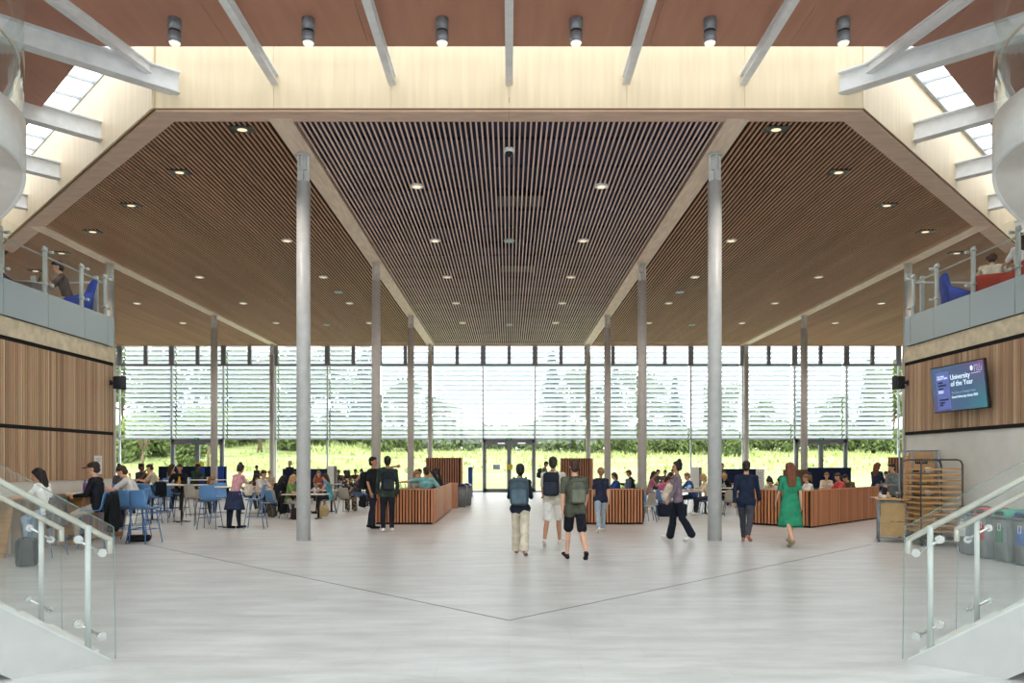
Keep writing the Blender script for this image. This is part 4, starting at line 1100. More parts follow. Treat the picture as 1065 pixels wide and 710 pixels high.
def laptop(label, x, y, z, face, col=(60, 62, 68)):
    o = empty('laptop', (x, y, z), R(FACE[face] if face in FACE else face)); tag(o, label, 'laptop')
    m = mat('laptop_%d_%d_%d' % col, rgb(*col), .4, .4)
    b = MB(); b.rbox((0, 0, .008), (.32, .22, .016), .005); b.build('base', m, o)
    b = MB(); b.rbox((0, -.15, .11), (.32, .01, .22), .004, M=Matrix.Rotation(R(20), 3, 'X')); b.build('lid', m, o)
    b = MB(); b.box((0, -.143, .111), (.3, .002, .195), M=Matrix.Rotation(R(20), 3, 'X')); b.build('screen', mat('laptop_screen', rgb(90, 120, 150), .2, emit=.3), o); return o
def papers(label, x, y, z, rz, col=(240, 240, 238), w=.3, d=.21, t=.008, name='papers'):
    b = MB(); b.box((0, 0, t / 2), (w, d, t * .5)); b.box((.03, .02, t * .8), (w * .9, d * .95, t * .4), rz=.15)
    o = b.build(name, mat('paper_%d_%d_%d' % col, rgb(*col), .7, var=.02), None, (x, y, z), rz); return tag(o, label, 'book' if name == 'notebook' else 'papers')
def coat(label, x, y, ztop, rz, col, L=.75, w=.42):
    """coat hung over a chair back"""
    b = MB(); nx, nz = 12, 14; F_ = []; Bk = []
    for side, arr in ((1, F_), (-1, Bk)):
        for i in range(nz + 1):
            t = i / nz; row = []
            for k in range(nx + 1):
                u = -1 + 2 * k / nx; ww = w / 2 * (.8 + .45 * t)
                th = (.05 + .05 * math.sin(3.1 * t)) * (1 - u * u * .8)
                fold = .018 * math.sin(u * 9 + t * 3) * t
                row.append(b.bm.verts.new((u * ww, side * th + fold + .02 * t, ztop - t * L * (1 - .1 * u * u) + (.02 * math.cos(u * 5) if i == nz else 0))))
            arr.append(row)
    for arr in (F_, Bk):
        for A, B in zip(arr, arr[1:]):
            for k in range(nx): b._f([A[k], A[k + 1], B[k + 1], B[k]], True)
    for A, B in ((F_[0], Bk[0]), (F_[-1], Bk[-1])):
        for k in range(nx): b._f([A[k], A[k + 1], B[k + 1], B[k]], True)
    for k in (0, nx):
        for i in range(nz): b._f([F_[i][k], F_[i + 1][k], Bk[i + 1][k], Bk[i][k]], True)
    o = tag(b.build('hanging_coat', cloth(*col), None, (x, y, 0), rz), label, 'coat')
    s = MB()
    for sx in (-1, 1): s.tube([(sx * w * .42, .03, ztop - .06), (sx * w * .56, .07, ztop - .3), (sx * w * .5, .09, ztop - .6)], [.05, .045, .035], 8)
    s.build('sleeves', cloth(*col), o)
    return o

# ------------------------------------------------------------ counter along the left wall
b = MB(); b.rbox((-9.06, 13.0, 1.045), (.62, 9.4, .035), .006); o = empty('wall_counter', (-9.06, 13, 0)); tag(o, 'bar-height wooden counter running along the left wall', 'counter')
b.build('worktop', M_OAK, o, (9.06, -13, 0))
b = MB(); b.bb(-9.34, -9.3, 8.4, 17.68, 0, 1.02); b.build('back_panel', M_CLAD, o, (9.06, -13, 0))
for y in (8.6, 11.2, 13.4, 15.6, 17.5):
    b = MB(); b.plate([(-9.3, y, 0), (-8.98, y, 0), (-8.8, y, 1.02), (-9.3, y, 1.02)], (0, 1, 0), .04); b.build('bracket_leg', M_OAK, o, (9.06, -13, 0))
for i, (y, lab) in enumerate(((13.75, 'double power socket on the left wall behind the woman in white'), (15.05, 'double power socket on the left wall, between the woman in white and the capped man'))):
    o = empty('power_socket', (-9.385, y, 1.19)); tag(o, lab, 'socket')
    b = MB(); b.rbox((0, 0, 0), (.02, .2, .11), .006); b.build('face_plate', M_BLACK, o)
    for dy in (-.045, .045):
        b = MB(); b.rbox((.012, dy, 0), (.012, .06, .06), .004); b.build('outlet', M_WHITE, o)
bottle('purple steel bottle standing on the left wall counter', -9.2, 16.35, 1.063, (104, 74, 140), .27, (40, 36, 50), .04)
papers('open papers on the wall counter before the capped man', -8.98, 15.55, 1.063, .3)
papers('pale folder on the wall counter beside the purple bottle', -9.02, 16.0, 1.063, .5, (176, 196, 216), .34, .24)
papers('white sheets at the end of the counter near the stair', -8.95, 13.1, 1.063, .1)
papers('red notebook in front of the woman in white', -9.05, 14.05, 1.063, .2, (192, 60, 66), .26, .19, .014, 'notebook')
b = MB(); b.rbox((0, 0, .06), (.1, .08, .12), .02); tag(b.build('pencil_case', mat('mug_white', rgb(226, 226, 222), .4), None, (-9.1, 13.42, 1.063)), 'small white pot on the wall counter by the socket', 'pot')
n = MB(); n.bb(-9.364, -9.35, 17.0, 17.32, 1.44, 1.86); n.mi = 1
for k in range(6): n.bb(-9.352, -9.346, 17.05, 17.26 - .03 * (k % 3), 1.78 - k * .055, 1.793 - k * .055)
tag(n.build('notice', [M_WHITE, M_FRAME]), 'white paper notice on the left slatted wall near its end', 'notice')

woman = sitter('woman with long black hair in a white blouse writing at the wall counter', -8.33, 13.65, -90, 'stooldesk', 'blue_stool', 'woman in white at the wall counter', h=1.66, female=True, hair=('long', 'black'), top=((236, 234, 230), 'short'), legs=((150, 170, 190), 'full'), shoes=(88, 70, 62), skin=0)
coat('brown coat over the stool of the woman in white', -8.13, 13.65, 1.13, R(90), (92, 84, 76), .6)
capped = sitter('man in black sweater and cap sitting at the wall counter', -8.22, 15.1, -82, 'stoollap', 'blue_stool', 'man in the cap', h=1.85, hair=('short', 'dark'), top=((34, 36, 42), 'long'), legs=((186, 176, 160), 'full'), shoes=(70, 66, 62), skin=0)
cap_on(capped, 'stoollap', False, (58, 52, 46))
coat('long black coat hanging from the stool of the man in the cap', -7.94, 15.16, 1.12, R(98), (28, 30, 34), .82)
b = MB(); b.rbox((0, 0, .07), (.46, .3, .14), .06, seg=3); tag(b.build('holdall', cloth(36, 36, 38), None, (-8.0, 16.3, 0), .3), 'flat black bag on the floor beneath the blue stools', 'bag')
backpack('grey backpack on the floor behind the left stair glass', -7.9, 12.35, 0, R(30), (66, 66, 66), 1.05, .25)
seat('blue_stool', -8.12, 16.15, 160, 'empty blue bar stool, left one of the pair behind the capped man')
seat('blue_stool', -7.72, 15.95, 165, 'empty blue bar stool, right one of the pair behind the capped man')
sitter('young man in pale grey tee bent over the end of the counter', -8.35, 17.0, -80, 'stoollean', 'blue_stool', 'young man in pale grey tee', h=1.85, hair=('short', 'brown'), top=((210, 206, 202), 'short'), legs=((60, 62, 72), 'full'), skin=0)
sitter('woman with dark hair and grey top seated just past the left wall', at(121, 20.4), 20.4, 160, 'stoolhand', 'blue_stool', 'woman in grey past the left wall', h=1.68, female=True, hair=('bun', 'dark'), top=((84, 84, 88), 'short'), skin=1)

# ------------------------------------------------------------ high tables, left
table('bar', at(158, 22.4), 22.4, 0, 'high white bar table behind the pair of empty blue stools')
table('bar', at(189, 21.7), 21.7, 0, 'high white bar table in front of the man in the yellow top')
table('bar', at(237, 19.9), 19.9, R(4), 'high white bar table the woman in pink leans on')
table('bar', at(171, 26.6), 26.6, 0, 'high white bar table by the window, at the left')
table('bar', at(214, 28.0), 28.0, 0, 'high white bar table beside the green hooded man')
yellow = sitter('man in yellow tee and open black jacket, hand to his face', at(188, 23.6), 23.6, 8, 'stoolhand', 'grey_stool', 'man in the yellow tee', h=1.74, hair=('short', 'dark'), top=((34, 36, 42), 'long'), legs=((40, 44, 60), 'full'), skin=1)
J = joints('stoolhand', False); pj = MB()
pj.ell(J['chest'] + J['FW'] * .062 - J['U'] * .12, (.068, .075, .21), Matrix((V((1, 0, 0)), -J['FW'], J['U'])).transposed())
child('tee_front', remesh(pj, .016), cloth(216, 168, 40), yellow)
sitter('man in dark green hooded top, seen side on by the glass wall', at(202, 29.2), 29.2, 60, 'stooldesk', 'blue_stool', 'man in the dark green top', h=1.8, hair=('short', 'black'), top=((46, 72, 58), 'long'), skin=2)
sitter('woman with long brown hair and beige top before the left navy screen', at(177, 28.4), 28.4, 150, 'stoollap', 'blue_stool', 'woman in beige before the navy screen', h=1.72, female=True, hair=('long', 'brown'), top=((176, 162, 138), 'short'))
sitter('man in pale beige tee seated behind the black backpack', at(163, 25.4), 25.4, -75, 'stooldesk', 'blue_stool', 'man in the pale beige tee', h=1.78, hair=('short', 'brown'), top=((206, 192, 172), 'short'), skin=0)
sitter('person in orange top bent forward at the left end of the glass wall', at(152, 30), 30, 60, 'stoollean', 'blue_stool', 'person in orange', h=1.68, female=True, hair=('bob', 'fair'), top=((196, 120, 80), 'short'))
sitter('man in dark grey shirt facing right beyond the counter end', at(144, 26), 26, 80, 'stoolhand', 'blue_stool', 'man in dark grey beyond the counter', h=1.76, hair=('curly', 'black'), top=((66, 66, 72), 'short'), skin=2)
s1 = seat('blue_stool', at(169, 21.5), 21.5, 185, 'blue bar stool with a black backpack slung on its back')
backpack('black backpack hanging on the back of a blue stool', at(167.5, 21.2), 21.2, .72, R(185 + 180), (30, 32, 36), .95)
seat('blue_stool', at(155, 21.0), 21.0, 170, 'empty blue bar stool left of the hanging black backpack')
seat('blue_stool', at(178, 23.3), 23.3, 150, 'empty blue bar stool left of the man in the yellow tee')
seat('grey_stool', at(203, 20.5), 20.5, 155, 'empty grey bar stool left of the woman in pink')
seat('blue_stool', at(218.5, 19.4), 19.4, 182, 'empty blue bar stool with its back to us beside the woman in pink')
seat('blue_stool', at(228, 21.3), 21.3, 20, 'empty blue bar stool behind the bar table of the woman in pink')
seat('blue_stool', at(266, 19.6), 19.6, -84, 'empty blue bar stool seen side on, right of the woman in pink')
sitter('person with long fair hair bent low over a table behind the grey stool', at(212, 24.6), 24.6, 60, 'sitlean', 'grey_chair', 'person with long fair hair bent low', h=1.76, female=True, hair=('long', 'fair'), top=((120, 92, 70), 'long'))
cup('white paper cup on the bar table by the green hooded man', at(216, 27.8), 27.8, 1.072)
bottle('clear bottle on the bar table of the man in yellow', at(196, 21.6), 21.6, 1.072, (200, 214, 218))

# ------------------------------------------------------------ low tables, left of the first pillar
table('low', at(262, 25.3), 25.3, 0, 'low cafe table right of the woman in pink')
table('low', at(283, 27.5), 27.5, R(6), 'low cafe table before the man in beige')
table('low', at(318, 23.0), 23.0, 0, 'low cafe table hidden partly by the left front pillar')
table('low', at(333, 26.2), 26.2, 0, 'low cafe table before the woman in teal')
table('low', at(372, 29.8), 29.8, 0, 'low cafe table near the young men with backpacks')
table('long', at(330, 34.0), 34.0, 0, 'long cafe table in front of the left navy screen')
table('long', at(367, 37.6), 37.6, 0, 'long cafe table by the glass wall with a row of people')
SEATED = [
 ('man in white tee facing right at the table behind the blue stool', 269, 25.8, 70, 'sitdesk', 'blue_chair', 'man in white tee', dict(h=1.95, hair=('short', 'brown'), top=((214, 210, 206), 'short'))),
 ('person with long brown hair seated right of the woman in pink', 259, 27.6, 60, 'sitlean', 'blue_chair', 'brown-haired person right of the woman in pink', dict(h=1.85, female=True, hair=('long', 'dark'), top=((110, 84, 74), 'long'), skin=1)),
 ('man in beige jumper seated by the window pillar', 281, 33.5, 10, 'sitdesk', 'grey_chair', 'man in beige jumper', dict(h=1.75, hair=('short', 'fair'), top=((190, 176, 150), 'long'))),
 ('person in a black hooded coat with the hood up', 285, 24.4, 150, 'sitlean', 'grey_chair', 'person in the black hood', dict(h=1.78, hair=('hood', 'black'), top=((26, 28, 32), 'coat'))),
 ('woman with long blond hair in an olive green tee beside the front pillar', 300, 23.2, 75, 'sitdesk', 'grey_chair', 'woman in the olive green tee', dict(h=1.7, female=True, hair=('long', 'blond'), top=((112, 140, 82), 'short'), legs=((196, 186, 170), 'full'))),
 ('person with brown curls in a bright blue top behind the blond woman', 303, 26.2, 75, 'sitdesk', 'blue_chair', 'person in the bright blue top', dict(h=1.8, hair=('curly', 'brown'), top=((64, 98, 176), 'long'))),
 ('person in black seated right behind the front left pillar', 324, 30.5, -40, 'sitdesk', 'grey_chair', 'person in black behind the pillar', dict(h=1.75, hair=('short', 'dark'), top=((44, 46, 54), 'long'))),
 ('woman with fair bob and rust top facing us before the navy screen', 332, 32.6, 5, 'sithand', 'grey_chair', 'woman in the rust top', dict(h=1.75, female=True, hair=('bob', 'fair'), top=((168, 96, 70), 'short'))),
 ('woman in a teal top with dark red hair facing left', 344, 25.2, -80, 'sitdesk', 'grey_chair', 'woman in the teal top', dict(h=1.72, female=True, hair=('long', 'brown'), top=((92, 164, 178), 'none'), legs=((34, 36, 44), 'full'), shoes=(40, 38, 40))),
 ('woman in a navy dress with yellow flowers, seen from behind', 359, 26.2, 165, 'sitdesk', 'grey_chair', 'woman in the flowered dress', dict(h=1.75, female=True, hair=('bun', 'dark'), top=((44, 48, 70), 'long'), legs=((44, 48, 70), 'wide'), hem=.4)),
 ('man in grey-brown jumper left of the two young men', 368, 28.4, 70, 'sitlean', 'grey_chair', 'man in grey-brown jumper', dict(h=1.85, hair=('short', 'fair'), top=((92, 84, 82), 'long'), legs=((88, 112, 148), 'full'))),
 ('man in charcoal shirt at the long window table, first from the left', 348, 36.4, 160, 'sitdesk', 'grey_chair', 'man in charcoal at the window table', dict(h=1.75, hair=('short', 'black'), top=((76, 80, 86), 'long'))),
 ('dark-haired person at the long window table, second from the left', 353, 38.9, 0, 'sitdesk', 'grey_chair', 'second person at the window table', dict(h=1.72, hair=('short', 'black'), top=((86, 88, 94), 'short'), skin=1)),
 ('person in a brown top at the long window table, third from the left', 358, 36.5, 175, 'sitdesk', 'blue_chair', 'third person at the window table', dict(h=1.7, hair=('curly', 'black'), top=((110, 92, 80), 'short'), skin=2)),
 ('person in an olive top at the long window table, fourth from the left', 362.5, 38.9, 5, 'sitdesk', 'grey_chair', 'fourth person at the window table', dict(h=1.7, hair=('bob', 'dark'), female=True, top=((96, 104, 84), 'long'))),
 ('person in a black jacket at the long window table, fifth from the left', 371, 38.9, -10, 'sitdesk', 'blue_chair', 'fifth person at the window table', dict(h=1.78, hair=('short', 'dark'), top=((70, 64, 60), 'long'))),
 ('person in a peach top at the long window table, nearest the pillar', 378.5, 38.2, -30, 'sitdesk', 'grey_chair', 'last person at the window table', dict(h=1.8, hair=('short', 'brown'), top=((206, 168, 146), 'long'))),
 # right-hand side
 ('woman in a blue jumper facing left beyond the low slatted booth', 644, 26.6, -80, 'sitdesk', None, '', dict(h=1.75, female=True, hair=('bob', 'brown'), top=((50, 84, 150), 'long'))),
 ('man in black turned away from the pillar beyond the booth', 659, 30.6, -110, 'sitdesk', None, '', dict(h=1.85, hair=('short', 'brown'), top=((44, 46, 54), 'long'))),
 ('woman in a bright pink top facing right beside the steel pillar', 683, 26.2, 85, 'sitlean', 'blue_chair', 'woman in the bright pink top', dict(h=1.75, female=True, hair=('long', 'brown'), top=((206, 108, 148), 'long'))),
 ('woman with long dark hair and mauve top next to the steel pillar', 675, 29.4, 75, 'sitdesk', 'blue_chair', 'woman in the mauve top', dict(h=1.78, female=True, hair=('long', 'dark'), top=((176, 116, 128), 'long'), skin=1)),
 ('dark-haired man far behind the woman in bright pink', 681, 35.5, 40, 'sitdesk', 'grey_chair', 'man far behind the woman in pink', dict(h=1.8, hair=('short', 'black'), top=((90, 88, 92), 'long'))),
 ('black-haired person in a cream jumper on a blue chair', 689.5, 24.2, 100, 'sitlean', 'blue_chair', 'person in the cream jumper', dict(h=1.78, hair=('short', 'black'), top=((222, 212, 196), 'long'), legs=((196, 186, 166), 'full'))),
 ('person with dark bob and white top behind the cream jumper', 692.5, 27.4, 95, 'sitdesk', 'blue_chair', 'person in the white top', dict(h=1.74, female=True, hair=('bob', 'dark'), top=((228, 226, 222), 'short'))),
 ('brown-haired man far back right of the pink top', 690.5, 36.2, 10, 'sitdesk', 'grey_chair', 'brown-haired man far back', dict(h=1.74, hair=('short', 'brown'), top=((120, 104, 92), 'long'))),
 ('person in grey far behind the walking woman in mauve', 699, 37.0, 0, 'sitdesk', 'grey_chair', 'person in grey far back', dict(h=1.84, hair=('short', 'dark'), top=((96, 100, 108), 'long'))),
 ('man in a navy blue shirt facing left at the long table', 720, 26.0, -85, 'sitdesk', 'blue_chair', 'man in the navy blue shirt', dict(h=1.74, hair=('short', 'fair'), top=((62, 92, 150), 'long'))),
 ('person in a cream top half hidden by the right front pillar', 737, 24.6, -90, 'sitdesk', 'blue_chair', 'person in the cream top', dict(h=1.7, hair=('bob', 'blond'), female=True, top=((222, 206, 178), 'long'))),
 ('blond person in black seated right of the front pillar', 754, 29.6, -20, 'sitlean', 'grey_chair', 'blond person in black', dict(h=1.85, female=True, hair=('bob', 'blond'), top=((34, 36, 44), 'long'))),
 ('brown-haired person in black beside the blond person', 748, 31.2, 40, 'sitdesk', 'grey_chair', 'person beside the blond one', dict(h=1.8, hair=('short', 'brown'), top=((50, 44, 44), 'long'))),
]
for lab, px, Y, face, pose, kind, cl, kw in SEATED:
    p = sitter(lab, at(px, Y), Y, face, pose, kind, cl, **kw)
    if 'yellow flowers' in lab:      # flowers printed on the dress
        m = bpy.data.materials.new('flower_print'); m.use_nodes = True; nt = m.node_tree; bs = nt.nodes['Principled BSDF']; bs.inputs['Roughness'].default_value = .8
        vo = nt.nodes.new('ShaderNodeTexVoronoi'); vo.inputs['Scale'].default_value = 11; tcn = nt.nodes.new('ShaderNodeTexCoord'); nt.links.new(tcn.outputs['Object'], vo.inputs['Vector'])
        rp = nt.nodes.new('ShaderNodeValToRGB'); rp.color_ramp.interpolation = 'CONSTANT'; rp.color_ramp.elements[0].color = rgb(206, 172, 96); rp.color_ramp.elements[1].color = rgb(40, 44, 66); rp.color_ramp.elements[1].position = .38
        nt.links.new(vo.outputs['Distance'], rp.inputs[0]); nt.links.new(rp.outputs[0], bs.inputs['Base Color'])
        for ch in p.children:
            if ch.name.split('.')[0] in ('top', 'trousers'): ch.material_slots[0].material = m
coat('dark coat over the chair of the woman in olive green', at(295.5, 23.15), 23.15, .84, R(80), (40, 40, 44), .7, .4)
b = MB(); b.rbox((0, 0, .17), (.42, .28, .34), .05, seg=3); tag(b.build('shopping_bag', cloth(56, 40, 42), None, (at(310, 22.6), 22.6, 0), .2), 'dark bag on the floor beside the left front pillar', 'bag')
tote('beige handbag on the floor under the table of the woman in teal', at(336, 24.0), 24.0, 0, R(10), (196, 174, 128), 1.05)
backpack('olive rucksack on the floor by the person in the black hood', at(283, 23.6), 23.6, 0, R(180), (84, 80, 62), .9)
backpack('black backpack on the floor near the young man pointing', at(377.5, 26.6), 26.6, .12, R(140), (34, 36, 40), .9)
seat('grey_chair', at(276, 23.4), 23.4, 110, 'empty grey shell chair right of the side-on blue stool')
seat('blue_chair', at(285.5, 23.7), 23.7, 140, 'blue shell chair behind the olive rucksack')
for i, (px, Y, z, col, lab) in enumerate(((322, 23.0, .752, (190, 206, 216), 'clear bottle on the table by the left front pillar'), (327, 22.9, .752, (206, 216, 222), 'second clear bottle on the table by the left front pillar'), (335.8, 32.2, .752, (40, 90, 190), 'blue bottle in front of the woman in the rust top'), (381, 37.4, .752, (196, 214, 226), 'clear bottle at the end of the long window table'), (868.5, 25.6, .752, (200, 50, 44), 'red sauce bottle on the table inside the right booth'), (753, 28.8, .752, (120, 190, 160), 'green bottle before the blond person in black'))):
    bottle(lab, at(px, Y), Y, z, col, .27 if 'red' in lab or 'blue' in lab else .24)
for px, Y, lab in ((331, 25.9, 'paper cup on the table of the woman in teal'), (277, 27.4, 'paper cup on the table before the man in beige'), (717, 24.9, 'paper cup on the long table of the man in navy blue'), (762, 28.9, 'paper cup at the dark-haired end of the blond person\'s table'), (290, 27.3, 'second paper cup on the table before the man in beige')):
    cup(lab, at(px, Y), Y, .752)
laptop('open silver laptop before the woman in the rust top', at(330, 33.6) + .1, 33.75, .752, 180, (176, 178, 182))
laptop('open dark laptop on the long table at the right', at(712, 25.3), 25.25, .752, 100)

# ------------------------------------------------------------ right side tables, screens
table('long', at(713, 25.2), 25.2, 0, 'long cafe table behind the walking woman in mauve')
table('long', at(690, 36.6) + .4, 37.8, 0, 'long cafe table by the glass wall right of the slim pillar')
table('low', at(757, 28.7), 28.7, 0, 'low cafe table of the blond person in black')
table('low', at(762, 25.2), 25.2, 0, 'low cafe table between the front pillar and the man in navy')
seat('grey_chair', at(760, 24.2), 24.2, 170, 'grey shell chair at the table right of the front pillar')
seat('blue_chair', at(729, 25.3), 25.35, -95, 'empty blue shell chair left of the right front pillar')
seat('blue_chair', at(676, 22.3), 22.5, 60, 'empty blue shell chair close to the steel pillar')
seat('grey_chair', at(671.5, 21.6), 21.6, -70, 'grey shell chair at the right-hand end of the low booth')
b = MB(); b.rbox((0, 0, .2), (.9, .5, .4), .05, seg=3); tag(b.build('duffel_bag', cloth(36, 44, 58), None, (at(697, 24.2), 24.0, 0)), 'dark bag under the long table behind the walking woman', 'bag')
def screen(x0, x1, y, h, label, end=None):
    o = empty('acoustic_screen', ((x0 + x1) / 2, y, 0)); tag(o, label, 'screen', 'navy felt screens')
    b = MB(); b.rbox((0, 0, .06 + (h - .06) / 2), (abs(x1 - x0), .09, h - .06), .02); b.build('felt_panel', M_NAVY, o)
    for sx in (-1, 1):
        f = MB(); f.rbox((sx * (abs(x1 - x0) / 2 - .15), 0, .04), (.06, .42, .08), .015); f.build('foot', M_BLACK, o)
    b = MB(); b.rbox(((x1 - x0) / 2 + .01, 0, .06 + (h - .06) / 2), (.03, .1, h - .05), .008); b.build('blue_edge', M_BLUEF, o)
screen(at(165, 37), at(235, 37), 37, 1.52, 'long navy screen at the left end below the glass wall')
screen(at(294, 34.6), at(341, 34.6), 34.6, 1.42, 'navy screen behind the left front pillar')
screen(at(748, 34), at(786, 34), 34, 1.42, 'navy screen behind the man in the navy jumper')
screen(at(840, 31), at(884, 31), 31, 1.5, 'navy screen behind the right-hand booth')
b = MB(); b.rbox((0, 0, .74), (.12, 1.5, 1.48), .02); o = b.build('acoustic_screen', M_NAVY, None, (at(489, 37.5), 37.5, 0)); tag(o, 'navy screen with a blue end beside the grey bins', 'screen', 'navy felt screens')
b = MB(); b.rbox((.075, 0, .74), (.03, 1.5, 1.46), .01); b.rbox((0.01, -.76, .74), (.13, .03, 1.46), .01); b.build('blue_edge', M_BLUEF, o)
b = MB()
for dy in (-.6, .6): b.rbox((0, dy, .015), (.4, .06, .03), .01)
b.build('foot', M_STEEL, o)
for px, Y, w, h, m, lab in ((790.5, 33, .36, 1.42, M_WHITE, 'white display board at the end of the right navy screen'), (723, 34, .34, 1.5, M_WHITE, 'pale end panel left of the right front pillar'), (344, 34, .3, 1.55, M_WHITE, 'pale end panel beside the left navy screen')):
    o = empty('display_board', (at(px, Y), Y, 0)); tag(o, lab, 'board')
    b = MB(); b.rbox((0, 0, h / 2 + .02), (w, .06, h - .04), .01); b.build('panel', m, o)
    b = MB(); b.rbox((w / 2 + .06, .02, h / 2), (.12, .1, h), .01) if px < 730 else b.rbox((0, 0, .02), (w + .1, .4, .04), .01); b.build('side_post' if px < 730 else 'base', M_GREYLEG, o)
    if px > 730:
        b = MB()
        for k in range(9): b.box((-.02, -.033, h - .15 - k * .09), (w * .7, .004, .014))
        b.build('printed_lines', M_GREYLEG, o)
for px, lab in ((208, 'blue upholstered panel in front of the left navy screen'), (229.5, 'small blue upholstered panel beside the steel pillar')):
    b = MB(); b.rbox((0, 0, .78), (.45 if px < 215 else .3, .12, 1.5), .04); tag(b.build('booth_panel', M_BLUEF, None, (at(px, 36.5), 36.5, 0)), lab, 'panel')
b = MB(); b.rbox((0, 0, .7), (1.05, .1, 1.4), .02); tag(b.build('acoustic_screen', mat('brown_felt', rgb(112, 84, 66), .9), None, (at(827, 33), 33, 0)), 'brown screen behind the woman in the green dress', 'screen')

# ------------------------------------------------------------ slatted booths
def slat_run(name, L, h, parent, loc, rz, pitch=.085, w=.05, m=None, frame=True):
    """upright slats on a dark backing, along local x from 0 to L, face towards -y"""
    b = MB(); b.bb(0, L, .012, .05, .06, h); b.bb(0.02, L - .02, .0, .05, 0, .06); o = b.build(name, M_DARK, parent, loc, rz)
    s = MB(); x = .012
    while x + w < L: s.bb(x, x + w, -.03, .014, .05, h - .012); x += pitch
    s.build('slats', m or M_TIMBER, o)
    if frame:
        c = MB(); c.bb(-.005, L + .005, -.035, .055, h - .014, h + .012); c.build('capping', M_TIMBERF, o)
    return o
def booth(label, x0, x1, y0, y1, open_side):
    o = empty('slatted_booth', ((x0 + x1) / 2, y0, 0)); tag(o, label, 'booth', 'slatted seating booths')
    ox, oy = (x0 + x1) / 2, y0
    slat_run('front_panel', x1 - x0, .97, o, (x0 - ox, 0, 0), 0)
    sx = x1 if open_side < 0 else x0
    ym = (y0 + y1) / 2
    for a, c in ((y0 + .02, ym - .03), (ym + .03, y1)):
        b = MB(); b.rbox((sx - ox, (a + c) / 2 - oy, .5), (.06, c - a, .94), .008); b.build('side_panel', M_TIMBERF, o)
        b = MB(); b.rbox((sx - ox + open_side * .09, (a + c) / 2 - oy, .66), (.12, c - a - .1, .66), .03); b.build('back_cushion', M_NAVY, o)
        b = MB(); b.rbox((sx - ox + open_side * .4, (a + c) / 2 - oy, .4), (.55, c - a - .1, .14), .03); b.build('seat_cushion', M_NAVY, o)
        b = MB(); b.bb(sx - ox + open_side * .12, sx - ox + open_side * .62, a - oy + .1, c - oy - .1, 0, .33); b.build('bench_box', M_TIMBERF, o)
    b = MB(); b.rbox(((x0 + x1) / 2 - ox, .11, .66), (x1 - x0 - .1, .12, .66), .03); b.build('back_cushion', M_NAVY, o)
    b = MB(); b.rbox(((x0 + x1) / 2 - ox, .42, .4), (x1 - x0 - .1, .55, .14), .03); b.build('seat_cushion', M_NAVY, o)
    b = MB(); b.bb(x0 - ox + .1, x1 - ox - .1, .14, .66, 0, .33); b.build('bench_box', M_TIMBERF, o)
    return o
booth('slatted timber booth left of the central aisle', -3.7, -2.1, 20.8, 27.2, -1)
booth('slatted timber booth right of the central aisle', 2.08, 3.72, 20.8, 27.0, 1)
def tall(label, x0, x1, y, h):
    o = empty('slatted_screen', ((x0 + x1) / 2, y, 0)); tag(o, label, 'screen', 'tall slatted timber screens')
    slat_run('front_slats', x1 - x0, h, o, (-(x1 - x0) / 2, 0, 0), 0, .1, .05, mat('dark_timber', rgb(176, 122, 90), .5, var=.15, scale=6, stretch=(8, 1, .5)))
    b = MB(); b.bb((x1 - x0) / 2, (x1 - x0) / 2 + .07, -.03, .35, 0, h); b.build('end_panel', M_TIMBERF, o)
    b = MB(); b.bb(-(x1 - x0) / 2, (x1 - x0) / 2, .05, .1, 0, h); b.build('rear_panel', M_TIMBERF, o)
tall('tall slatted timber screen left of the central door', at(443, 31.5), at(479, 31.5), 31.5, 1.9)
tall('tall slatted timber screen right of the central door', at(583, 31.5), at(615, 31.5), 31.5, 1.88)
tall('tall slatted timber screen by the right wall, behind the staff', at(925, 26.5), at(950, 26.5), 26.5, 1.88)
b = MB(); b.rbox((0, 0, .48), (.5, .06, .95), .01); o = tag(b.build('end_panel_unit', M_TIMBERF, None, (at(469, 28), 28.0, 0)), 'small plain timber panel beside the grey bins', 'panel')
# large angled booth on the right
def angled():
    P0, P1, P2 = V((6.62, 20.85)), V((7.86, 19.62)), V((11.25, 22.95))
    o = empty('slatted_booth', (P1.x, P1.y, 0)); tag(o, 'large angled slatted timber booth behind the woman in green', 'booth', 'slatted seating booths')
    d1 = P1 - P0; d2 = P2 - P1
    slat_run('front_panel', d1.length, .97, o, (P0.x - P1.x, P0.y - P1.y, 0), math.atan2(d1.y, d1.x), .095, .05)
    n = d2.length; a = math.atan2(d2.y, d2.x); s = MB(); x = 0
    k = MB(); k.bb(0, n, .02, .06, .0, .95); k.build('side_backing', M_DARK, o, (0, 0, 0), a)
    while x + .1 < n: s.bb(x, x + .118, -.015, .03, .04, .955); x += .122
    s.build('side_panel', M_TIMBER, o, (0, 0, 0), a)
    c = MB(); c.bb(-.01, n, -.02, .08, .955, .985); c.build('capping', M_TIMBERF, o, (0, 0, 0), a)
    for nm, y, z, sz in (('back_cushion', .15, .62, (n - .3, .12, .6)), ('seat_cushion', .46, .4, (n - .3, .55, .14))):
        b = MB(); b.rbox((n / 2, y, z), sz, .03); b.build(nm, M_NAVY, o, (0, 0, 0), a)
    b = MB(); b.bb(.2, n - .2, .2, .7, 0, .33); b.build('bench_box', M_TIMBERF, o, (0, 0, 0), a)
angled()
table('low', at(806, 23.6), 23.6, 0, 'cafe table inside the angled booth, behind the man in the navy jumper')
table('long', at(866, 25.6), 25.6, 0, 'long cafe table inside the angled booth')
table('low', at(441, 23.4), 23.4, R(90), 'cafe table inside the booth left of the aisle')
table('low', at(641, 24.4), 24.4, R(90), 'cafe table inside the booth right of the aisle')
